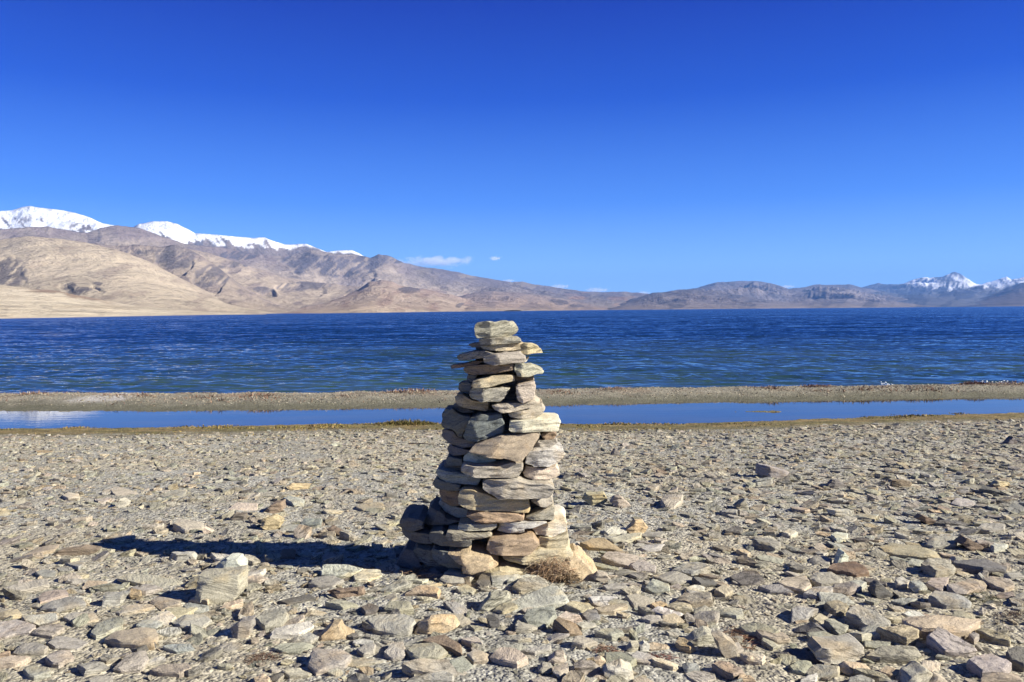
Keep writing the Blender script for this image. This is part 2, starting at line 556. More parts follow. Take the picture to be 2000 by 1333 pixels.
def mountain(name, skyline, base, ridge, u0, u1, nu, nt, k, amp, wl, colour, seed, jag=0.8, skew=0.5, rough=None):
    skew = 0.42
    s = np.array(skyline, float)
    u = np.linspace(u0, u1, nu)
    ysky = np.interp(u, s[:, 0], s[:, 1]) + jag * fbm(u / 16, 0, 0, seed + 50, 4) * 1.6
    rb = np.interp(u, *zip(*base)); rr = np.interp(u, *zip(*ridge))
    hd = rays(np.stack([u, hz(u)], 1)); ux = hd[:, 0] / hd[:, 1]
    zr = on_y(np.stack([u, ysky], 1), rr)[:, 2]
    t = np.concatenate([np.linspace(0, 1, nt) ** 1.35, [1.04, 1.10, 1.2, 1.3]])
    T, Uu = np.meshgrid(t, u, indexing='ij')
    Rr = rb + (rr - rb) * T
    X, Y = ux * Rr, Rr
    P = np.where(T <= 1, np.clip(T, 0, 1) ** k, np.maximum(1 - (T - 1) * 3.6, 0))
    kw = max(3, int(nu * 55 / (u1 - u0)))
    ker = np.hanning(2 * kw + 1); ker /= ker.sum()
    zs = np.convolve(np.pad(zr, kw, mode='edge'), ker, mode='valid')
    ze = zs[None, :] + (zr - zs)[None, :] * sstep(0.72, 1.0, T)
    zz = -3 + (ze + 3) * P
    wx = X + 0.35 * wl * fbm(X / wl, Y / wl, 0, seed + 20, 3)
    wy = Y + 0.35 * wl * fbm(X / wl, Y / wl, 5, seed + 21, 3)
    g = ridged((0.9 * wx + skew * wy) / wl, (skew * wx - 0.9 * wy) / (wl * 1.5), seed, 6) - 0.40
    g = g + 0.22 * fbm(wx / (wl * 0.3), wy / (wl * 0.5), 0, seed + 9, 5)
    env = np.sin(np.pi * np.clip(T, 0, 1)) ** 0.7 * sstep(0.05, 0.55, T) * (T < 1)
    a = amp * (zs + 3) * env
    py0 = hz(Uu) + (CAM[2] - zz) * F / Rr
    if rough is not None:
        a = a * (1 + 0.7 * blobs(Uu, py0, rough, seed + 3))
    zz = zz + a * g
    cap = CAM[2] + (zr - CAM[2]) / rr * Rr
    soft = np.where(T < 0.999, np.minimum(zz, cap - 0.004 * Rr * (1 - T)), zz)
    V = np.stack([X, Y, soft], -1)
    py = hz(Uu) + (CAM[2] - soft) * F / Rr
    c = colour(Uu, py, T, ysky[None, :] + 0 * T, X, Y, g)
    me = big_mesh(name, V.reshape(-1, 3), grid_faces(*T.shape), np.clip(c.reshape(-1, 3), 0, 0.95))
    link(name, me, MAT_MOUNT, kind="structure")


def lerp(a, b, f):
    return a + (np.asarray(b) - a) * f[..., None]


SNOW = (0.82, 0.84, 0.88)
SHORE = [(-1300, 170), (-400, 190), (0, 224), (300, 295), (500, 462), (700, 760), (850, 1130), (1000, 1450), (1200, 1900), (1400, 2400), (1700, 2600), (2000, 2800), (2400, 2900)]


def col_snow(u, py, t, ys, X, Y, g):
    c = np.zeros(u.shape + (3,)) + (0.20, 0.165, 0.15)
    c = lerp(c, (0.13, 0.12, 0.13), sstep(0, 0.4, fbm(u / 9, py / 20, 0, 71, 4)))
    th = np.interp(u, [-300, 0, 120, 170, 200, 235, 262, 300, 350, 385, 410, 520, 560, 600, 640, 660, 700, 730], [70, 60, 60, 40, 22, 6, 6, 40, 40, 24, 16, 24, 14, 6, 4, 9, 9, 0])
    st = 0.55 * fbm((u - 0.75 * (py - ys)) / 7.5, py / 40, 0, 72, 4) + 0.75 * fbm((u - 0.4 * py) / 28, py / 12, 0, 74, 5)
    sn = sstep(-3.0, 3.0, th * (1 + 1.15 * st) - (py - ys) - 3)
    bare = sstep(0.28, 0.5, fbm((u + 0.6 * py) / 24, py / 13, 0, 73, 4)) * sstep(9, 20, py - ys) * (u < 260)
    return lerp(c, SNOW, sn * (1 - 0.85 * bare))


ROCKS = [(590, 512, 40, 20), (650, 520, 40, 22), (720, 512, 46, 16), (690, 532, 50, 10), (775, 508, 26, 10), (280, 486, 50, 8), (470, 500, 40, 7)]
ROCKS_A = [(14, 532, 36, 27), (150, 569, 24, 8), (135, 558, 16, 7), (190, 560, 12, 4)]
ROCKS_B = [(345, 503, 36, 26), (385, 492, 22, 9), (412, 541, 32, 21), (440, 530, 16, 10), (250, 492, 60, 5)]
ROCKS_C = [(590, 561, 48, 9), (520, 568, 22, 6), (460, 520, 40, 5), (700, 572, 30, 5)]


def col_spur(base, dark, rocks, seed):
    def f(u, py, t, ys, X, Y, g):
        c = np.zeros(u.shape + (3,)) + base
        n = fbm((u - 1.2 * py) / 42, (py + 0.35 * u) / 16, 0, seed, 5)
        c = lerp(c, dark, sstep(0.02, 0.42, n) * 0.8)
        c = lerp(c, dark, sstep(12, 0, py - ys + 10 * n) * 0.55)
        r = blobs(u, py, rocks, seed + 2) * sstep(-0.5, 0.05, fbm((u + py) / 8, py / 14, 0, seed + 4, 4))
        c = lerp(c, (0.125, 0.11, 0.112), r * 0.82)
        return lerp(c, (0.50, 0.42, 0.30), sstep(0.16, 0.02, t) * 0.5)
    return f


def col_brown(u, py, t, ys, X, Y, g):
    c = np.zeros(u.shape + (3,)) + (0.345, 0.285, 0.225)
    n = fbm((u + 0.5 * py) / 60, py / 22, 0, 81, 5)
    c = lerp(c, (0.25, 0.205, 0.18), sstep(0.0, 0.45, n))
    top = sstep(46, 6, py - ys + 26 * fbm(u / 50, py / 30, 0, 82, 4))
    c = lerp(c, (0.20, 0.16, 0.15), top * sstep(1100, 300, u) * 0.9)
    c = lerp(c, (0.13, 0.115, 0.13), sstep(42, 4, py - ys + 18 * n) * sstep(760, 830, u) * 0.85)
    c = lerp(c, (0.345, 0.22, 0.15), sstep(0.0, 0.3, fbm(u / 45, py / 8, 0, 83, 4)) * sstep(560, 720, u) * sstep(560, 575, py) * 0.6)
    c = lerp(c, (0.25, 0.21, 0.175), sstep(0.12, 0.34, fbm((u - 1.1 * py) / 40, (py + 0.3 * u) / 15, 0, 84, 5)) * 0.7)
    r = blobs(u, py, ROCKS, 85) * sstep(-0.45, 0.1, fbm((u + py) / 8, py / 14, 0, 86, 4))
    c = lerp(c, (0.095, 0.085, 0.095), r * 0.92)
    c = lerp(c, (0.50, 0.42, 0.30), sstep(0.16, 0.02, t) * 0.55)
    return c


def col_fan(u, py, t, ys, X, Y, g):
    c = np.zeros(u.shape + (3,)) + (0.66, 0.57, 0.42)
    c = lerp(c, (0.57, 0.48, 0.345), sstep(-0.1, 0.4, fbm(u / 90, py / 5, 0, 91, 4)))
    c = lerp(c, (0.27, 0.18, 0.12), sstep(9, 1, py - ys + 5 * fbm(u / 20, py / 6, 0, 92, 3)) * sstep(30, 90, u) * sstep(250, 180, u) * 0.8)
    c = lerp(c, (0.07, 0.07, 0.05), sstep(0.014, 0.008, t))
    return c


def col_hill(base, dark, seed):
    def f(u, py, t, ys, X, Y, g):
        c = np.zeros(u.shape + (3,)) + base
        n = fbm((u + 0.8 * py) / 34, py / 10, 0, seed, 5)
        c = lerp(c, dark, sstep(-0.05, 0.35, n) * 0.9)
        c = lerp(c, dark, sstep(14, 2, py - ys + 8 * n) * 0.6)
        c = lerp(c, (0.36, 0.29, 0.24), sstep(0.10, 0.02, t) * 0.4)
        return c
    return f


def col_haze_blue(u, py, t, ys, X, Y, g):
    c = np.zeros(u.shape + (3,)) + (0.125, 0.13, 0.16)  # rock tinted cool: part of the distance haze is put into the colour
    c = lerp(c, (0.065, 0.07, 0.10), sstep(-0.1, 0.3, fbm((u + py) / 26, py / 16, 0, 95, 4)))
    line = np.interp(u, [1700, 1760, 1800, 1850, 1900, 1925, 1960, 2050, 2200], [530, 552, 560, 562, 558, 560, 556, 556, 556])
    sn = sstep(-2.0, 2.0, line - py + 9 * fbm((u + 0.9 * py) / 11, py / 11, 0, 96, 4) + 1)
    sn = sn * sstep(1755, 1772, u) * sstep(-0.32, -0.05, fbm((u - 1.4 * py) / 15, py / 30, 0, 97, 3))
    return lerp(c, SNOW, sn)


mountain("snowy_mountains",
         [(-1300, 520), (-900, 476), (-700, 470), (-500, 440), (-300, 450), (-120, 432), (0, 413), (30, 412), (50, 405), (65, 403), (88, 406), (110, 409), (150, 415), (180, 425), (205, 437), (232, 441), (250, 447), (262, 446), (275, 438), (300, 433), (330, 432), (350, 438), (372, 449), (385, 456), (400, 457), (450, 461), (500, 465), (520, 464), (540, 472), (560, 478), (600, 477), (620, 484), (640, 493), (660, 490), (690, 489), (705, 496), (730, 512), (760, 535), (800, 560)],
         [(-300, 2300), (800, 2900)], [(-300, 3200), (400, 3400), (800, 3900)], -1300, 800, 1000, 90, 1.0, 0.30, 330, col_snow, 11, jag=0.5)
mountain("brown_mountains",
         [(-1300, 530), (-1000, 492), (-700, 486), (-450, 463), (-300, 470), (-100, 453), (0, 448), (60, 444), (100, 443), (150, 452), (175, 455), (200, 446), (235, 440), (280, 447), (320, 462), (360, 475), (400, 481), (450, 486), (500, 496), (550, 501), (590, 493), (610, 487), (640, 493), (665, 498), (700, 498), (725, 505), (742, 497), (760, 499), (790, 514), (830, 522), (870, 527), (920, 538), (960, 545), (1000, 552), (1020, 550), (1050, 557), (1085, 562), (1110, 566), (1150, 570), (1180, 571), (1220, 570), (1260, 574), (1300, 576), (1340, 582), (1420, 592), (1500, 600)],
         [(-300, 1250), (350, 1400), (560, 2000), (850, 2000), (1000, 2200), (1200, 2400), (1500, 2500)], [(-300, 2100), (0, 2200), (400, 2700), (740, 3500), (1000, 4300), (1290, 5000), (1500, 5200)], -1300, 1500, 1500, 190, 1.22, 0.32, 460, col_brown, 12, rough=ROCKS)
mountain("rocky_spur",
         [(150, 470), (200, 478), (235, 480), (290, 479), (320, 483), (345, 478), (372, 487), (395, 500), (425, 519), (447, 538), (475, 560), (520, 584), (600, 604), (650, 611)],
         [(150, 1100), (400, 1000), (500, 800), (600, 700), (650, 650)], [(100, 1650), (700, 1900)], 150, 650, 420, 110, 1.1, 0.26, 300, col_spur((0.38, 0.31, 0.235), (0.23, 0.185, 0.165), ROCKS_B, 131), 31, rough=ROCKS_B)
mountain("brown_spur",
         [(340, 482), (410, 493), (450, 508), (500, 524), (550, 539), (600, 550), (640, 553), (700, 561), (760, 566), (800, 573), (850, 590), (900, 606)],
         [(340, 1500), (640, 1200), (760, 1050), (900, 1150)], [(300, 2100), (900, 2500)], 340, 900, 460, 110, 1.1, 0.26, 330, col_spur((0.43, 0.35, 0.26), (0.28, 0.225, 0.19), ROCKS_C, 141), 32, rough=ROCKS_C)
mountain("reddish_foothill",
         [(520, 608), (600, 597), (660, 582), (700, 566), (722, 551), (745, 547), (765, 550), (785, 559), (805, 561), (840, 567), (880, 576), (920, 587), (965, 600), (1000, 606)],
         SHORE, [(500, 1900), (1000, 2300)], 520, 1000, 420, 90, 1.0, 0.28, 260, col_spur((0.40, 0.315, 0.24), (0.30, 0.215, 0.17), [(733, 549, 22, 6), (800, 566, 20, 4), (905, 598, 12, 5)], 151), 33)
mountain("mauve_foothill",
         [(820, 604), (880, 582), (930, 572), (970, 569), (1010, 572), (1060, 578), (1110, 586), (1160, 596), (1210, 603)],
         SHORE, [(800, 2800), (1250, 3000)], 820, 1210, 320, 70, 1.0, 0.28, 260, col_spur((0.345, 0.265, 0.21), (0.23, 0.185, 0.165), [(1090, 590, 22, 5), (1130, 596, 16, 4)], 161), 34)
mountain("beige_shoulder",
         [(-1300, 560), (-900, 540), (-600, 528), (-300, 505), (-100, 478), (0, 468), (60, 462), (110, 466), (170, 474), (230, 487), (290, 509), (340, 536), (390, 562), (450, 586), (530, 603), (580, 611)],
         [(-300, 700), (0, 740), (300, 660), (520, 560), (600, 560)], [(-300, 1250), (600, 1400)], -1300, 560, 860, 100, 1.15, 0.10, 330, col_spur((0.52, 0.435, 0.315), (0.40, 0.325, 0.245), ROCKS_A, 171), 35, rough=ROCKS_A)
mountain("alluvial_fan",
         [(-1300, 575), (-900, 545), (-300, 528), (-100, 546), (0, 556), (60, 564), (110, 568), (150, 577), (190, 584), (230, 592), (270, 598), (310, 602), (370, 607), (450, 612), (520, 614)],
         [(a, b * 0.985) for a, b in SHORE], [(-300, 700), (0, 800), (300, 700), (520, 560)], -1300, 520, 500, 60, 1.15, 0.05, 160, col_fan, 13, jag=0.3)
mountain("far_hills",
         [(1180, 598), (1240, 582), (1290, 573), (1320, 567), (1360, 563), (1400, 552), (1425, 551), (1450, 549), (1480, 550), (1515, 556), (1540, 564), (1570, 561), (1590, 556), (1600, 555), (1612, 557), (1660, 556), (1680, 562), (1700, 565), (1740, 575), (1800, 588), (1860, 600)],
         SHORE, [(1180, 5600), (1900, 6000)], 1180, 1860, 420, 110, 1.1, 0.55, 360, col_hill((0.215, 0.188, 0.19), (0.115, 0.108, 0.125), 101), 14)  # hill tones cooled to carry some distance haze in the colour
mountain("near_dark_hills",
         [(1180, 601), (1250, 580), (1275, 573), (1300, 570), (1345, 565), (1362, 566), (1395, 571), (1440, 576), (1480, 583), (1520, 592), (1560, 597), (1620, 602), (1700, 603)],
         SHORE, [(1150, 3600), (1700, 3600)], 1180, 1700, 340, 80, 1.0, 0.42, 260, col_hill((0.20, 0.17, 0.165), (0.095, 0.088, 0.098), 103), 15)  # tones lightened and cooled, haze painted into the base colour
mountain("brown_point", [(1530, 603), (1560, 601), (1590, 595), (1610, 592), (1625, 593), (1650, 599), (1670, 603)],
         SHORE, [(1500, 3000), (1700, 3100)], 1530, 1670, 90, 24, 1.0, 0.2, 120, col_hill((0.16, 0.11, 0.09), (0.10, 0.075, 0.07), 104), 16)
mountain("haze_blue_mountains",
         [(1640, 600), (1670, 568), (1690, 560), (1715, 553), (1745, 557), (1765, 554), (1778, 548), (1790, 545), (1805, 541), (1815, 543), (1840, 541), (1856, 535), (1864, 531), (1875, 535), (1890, 544), (1902, 552), (1915, 557), (1930, 552), (1950, 546), (1965, 541), (1975, 546), (1985, 545), (2000, 541), (2030, 546), (2080, 538), (2200, 548), (2350, 556), (2600, 549), (2900, 562), (3200, 575)],
         [(1640, 3400), (2350, 3400)], [(1640, 8200), (2350, 8600)], 1640, 3200, 1000, 120, 1.05, 0.46, 520, col_haze_blue, 17, jag=1.2)
mountain("slate_ridge",
         [(1820, 603), (1860, 596), (1900, 588), (1935, 574), (1960, 565), (1990, 554), (2020, 550), (2080, 552), (2200, 560), (2350, 567), (2700, 560), (3200, 580)],
         [(1820, 3000), (2350, 3000)], [(1820, 5200), (2350, 5600)], 1820, 3200, 640, 80, 1.0, 0.4, 380, col_hill((0.14, 0.12, 0.13), (0.08, 0.075, 0.09), 106), 18)

# ------------------------------------------------------------------ stones: shared shape code
TONE = {
    'g': (0.285, 0.275, 0.25), 'b': (0.235, 0.24, 0.245), 's': (0.13, 0.135, 0.145), 'l': (0.315, 0.305, 0.285), 'w': (0.42, 0.41, 0.375),
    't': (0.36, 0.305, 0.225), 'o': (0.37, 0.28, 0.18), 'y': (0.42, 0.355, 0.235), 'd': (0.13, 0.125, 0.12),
    'n': (0.20, 0.155, 0.12), 'p': (0.335, 0.298, 0.255), 'c': (0.44, 0.395, 0.325), 'k': (0.29, 0.28, 0.235),
}
TONE_WORD = {'g': 'grey', 'b': 'blue-grey', 'l': 'lavender-grey', 'w': 'whitish', 't': 'tan', 'o': 'ochre', 'y': 'yellowish',
             'd': 'dark grey', 'n': 'brown', 's': 'slate', 'p': 'pinkish', 'c': 'cream', 'k': 'greenish grey'}


def pts(s):
    return np.array([[float(v) for v in p.split(',')] for p in s.split()])


def chaikin(P, n=1, q=0.17):
    for _ in range(n):
        A, B = P, np.roll(P, -1, 0)
        P = np.stack([A * (1 - q) + B * q, A * q + B * (1 - q)], 1).reshape(-1, P.shape[1])
    return P


def resample(P, m):
    Q = np.vstack([P, P[:1]])
    d = np.r_[0, np.cumsum(np.linalg.norm(np.diff(Q, axis=0), axis=1))]
    s = np.linspace(0, d[-1], m, endpoint=False)
    return np.stack([np.interp(s, d, Q[:, i]) for i in range(P.shape[1])], 1)


def ccw(P):
    a = np.sum(P[:, 0] * np.roll(P[:, 1], -1) - np.roll(P[:, 0], -1) * P[:, 1])
    return P if a > 0 else P[::-1]


def rings_mesh(name, rings, capa, capb, tone, sharp=17):
    """closed surface through rings (k,m,3) with a pole at each end"""
    k, m = rings.shape[:2]
    V = np.concatenate([rings.reshape(-1, 3), [capa, capb]])
    fs = []
    for i in range(k - 1):
        for j in range(m):
            a, b = i * m + j, i * m + (j + 1) % m
            fs.append((a, b, b + m, a + m))
    na, nb = k * m, k * m + 1
    for j in range(m):
        fs.append((na, (j + 1) % m, j))
        fs.append((nb, (k - 1) * m + j, (k - 1) * m + (j + 1) % m))
    me = bpy.data.meshes.new(name)
    me.from_pydata(V.tolist(), [], fs)
    me.polygons.foreach_set("use_smooth", np.ones(len(fs), bool))
    me.set_sharp_from_angle(angle=math.radians(sharp))
    set_col(me, np.asarray(tone))
    me.update()
    return me


def tone_of(code, seed):
    r = np.random.RandomState(seed)
    c = np.array(TONE[code])
    if code not in 'dsnw':
        c = 0.78 * c + 0.22 * np.array([0.30, 0.282, 0.24])
    c = c * (1.36, 1.33, 1.19) * (1 + r.uniform(-0.12, 0.12)) * (1 + r.uniform(-0.04, 0.04, 3))
    return np.clip(c, 0.02, 0.72)


def standing_stone(name, px, D, front, back, yaw, pitch, code, seed, m=72, rnd=0, rough=1.0):
    """outline seen from the side, at real distance D; real depth front+back; returns mesh and location"""
    O = ccw(resample(chaikin(px * [1, -1], rnd, 0.10), m)) * [1, -1]
    W = on_y(O, D)
    c = W.mean(0)
    X, Z = W[:, 0] - c[0], W[:, 2] - c[2]
    size = max(np.ptp(X), np.ptp(Z))
    thin = min(np.ptp(X), np.ptp(Z))
    be = min(0.12 * thin, 0.005)                      # edge rounding
    prof = [(q, -front) for q in (0.12, 0.25, 0.38, 0.5, 0.62, 0.74, 0.85, 0.93)] + [(None, be * 0.8, -front + be * 0.1), (None, be * 0.2, -front + be * 0.7),
            (1.0, -front + be * 1.8), (1.0, -front * 0.55), (1.0, -front * 0.15), (1.0, back * 0.3), (0.99, back * 0.6), (None, be, back - be), (0.7, back), (0.35, back)]
    rc = np.random.RandomState(seed + 77)
    cuts = []
    for _ in range(2):
        ph = rc.uniform(0, 6.283)
        dv = np.array([math.cos(ph), math.sin(ph)])
        ext = (X * dv[0] + Z * dv[1]).max()
        cuts.append((dv, ext * rc.uniform(0.6, 0.95), rc.uniform(0.3, 0.9)))
    for dv in ((-1.0, rc.uniform(-0.5, 0.3)), (-1.0, rc.uniform(-0.2, 0.6))):
        dv = np.array(dv) / np.hypot(*dv)
        cuts.append((dv, (X * dv[0] + Z * dv[1]).max() * rc.uniform(0.25, 0.75), rc.uniform(0.4, 1.0)))
    ln = np.hypot(X, Z) + 1e-6
    rings = []
    ty, tp = math.tan(math.radians(yaw)), math.tan(math.radians(pitch))
    s1 = seed * 7.31
    for i, p in enumerate(prof):
        if p[0] is None:
            s = 1 - np.minimum(p[1] / ln, 0.4); y = np.full(m, p[2])
        else:
            s = p[0]; y = np.full(m, p[1])
        x, z = X * s, Z * s
        # layered ledges on the sides, chips on the face
        lay = vn(0.9 * x / 0.05, s1, z / 0.011, seed) * 0.005 * rough
        big = fbm(x / 0.06 + s1, y / 0.06, z / 0.045, seed + 1, 3) * 0.006 * rough
        if y[0] < 0:
            for dv, of, sl in cuts:
                y = np.maximum(y, -front + sl * (x * dv[0] + z * dv[1] - of))
        y = y + (lay + big) * (1 if y[0] < 0 else -1)
        rad = (fbm(x / 0.03 + s1, y / 0.035, z / 0.02, seed + 2, 3) * 0.0035 + vn(x / 0.03, y / 0.03, z / 0.010, seed + 4) * 0.0045) * rough * min(1, thin / 0.06)
        if 7 < i < 16:
            x = x + rad * X / ln; z = z + rad * Z / ln
        y = y + ty * x + tp * z
        rings.append(np.stack([x, y, z], 1))
    rings = np.array(rings)
    ca, cb = rings[0].mean(0), rings[-1].mean(0)
    # outline runs clockwise seen from the camera side -> outward faces
    return rings_mesh(name, rings, ca, cb, tone_of(code, seed)), (c[0], D, c[2])


def flat_stone(name, foot, thick, code, seed, m=56, rnd=0, bury=0.5, rough=1.0):
    """foot (n,2) footprint in metres about the origin; slab of the given thickness with ledged sides"""
    O = ccw(resample(chaikin(foot, rnd, 0.07), m))
    ln = np.linalg.norm(O, axis=1) + 1e-6
    size = ln.mean()
    be = min(0.25 * thick, 0.008)
    prof = [(0.5, -bury * thick), (0.95, -bury * thick), (1.0, 0.0), (1.0, 0.35 * thick), (1.0, 0.62 * thick), (1.0, 0.84 * thick), (None, be * 0.7, 1.0 * thick),
            (0.9, 1.02 * thick), (0.8, 1.03 * thick), (0.68, 1.04 * thick), (0.55, 1.04 * thick), (0.4, 1.04 * thick), (0.25, 1.04 * thick), (0.12, 1.04 * thick)]
    r = np.random.RandomState(seed)
    s1 = seed * 3.17
    cut = np.cumsum(r.uniform(-0.035, 0.035, len(prof))) * size
    cuts = []
    for _ in range(2):
        ph = r.uniform(0, 6.283)
        dv = np.array([math.cos(ph), math.sin(ph)])
        cuts.append((dv, (O @ dv).max() * r.uniform(0.3, 0.9), r.uniform(0.12, 0.4)))
    rings = []
    for i, p in enumerate(prof):
        s = 1 - np.minimum(p[1] / ln, 0.5) if p[0] is None else p[0]
        x, y = O[:, 0] * s, O[:, 1] * s
        z = np.full(m, p[2] if p[0] is None else p[1])
        led = 1 + rough * (0.05 * fbm(O[:, 0] / size * 1.6 + s1, O[:, 1] / size * 1.2, i * 0.9, seed, 3) + 0.03 * vn(O[:, 0] / size * 5, O[:, 1] / size * 4 + s1, i * 2.3, seed + 3))
        x, y = x * led, y * led
        if i > 3:
            for dv, of, sl in cuts:
                z = np.minimum(z, thick * 1.04 - np.minimum(sl * np.maximum(x * dv[0] + y * dv[1] - of, 0), 0.85 * thick))
            st = np.floor(2.2 * (vn(x / size * 0.9 + s1, y / size * 1.6, 0, seed + 5) + 0.6)) / 2.2
            z = z + rough * thick * (0.09 * st * (i > 5) + 0.07 * fbm(x / size * 1.6 + s1, y / size * 1.6, 0, seed + 6, 4) + 0.05 * vn(x / 0.012, y / 0.012, 0, seed + 7))
        rings.append(np.stack([x, y, z], 1))
    rings = np.array(rings)
    return rings_mesh(name, rings, rings[0].mean(0), rings[-1].mean(0), tone_of(code, seed), 16)


# ------------------------------------------------------------------ the cairn: every stone is a thing of its own
TK = {'1': (850, 620, 7.692), '2': (840, 740, 7.407), '3': (780, 860, 5.714), '4': (770, 980, 5.556),
      'A': (0, 1070, 4), 'B': (500, 1070, 4), 'C': (1000, 1070, 4), 'D': (1500, 1070, 4),
      'E': (0, 830, 4), 'F': (400, 830, 4), 'G': (1050, 830, 4), 'H': (1500, 830, 4)}


def tile(k, s):
    ox, oy, sc = TK[k]
    return pts(s) / sc + [ox, oy]


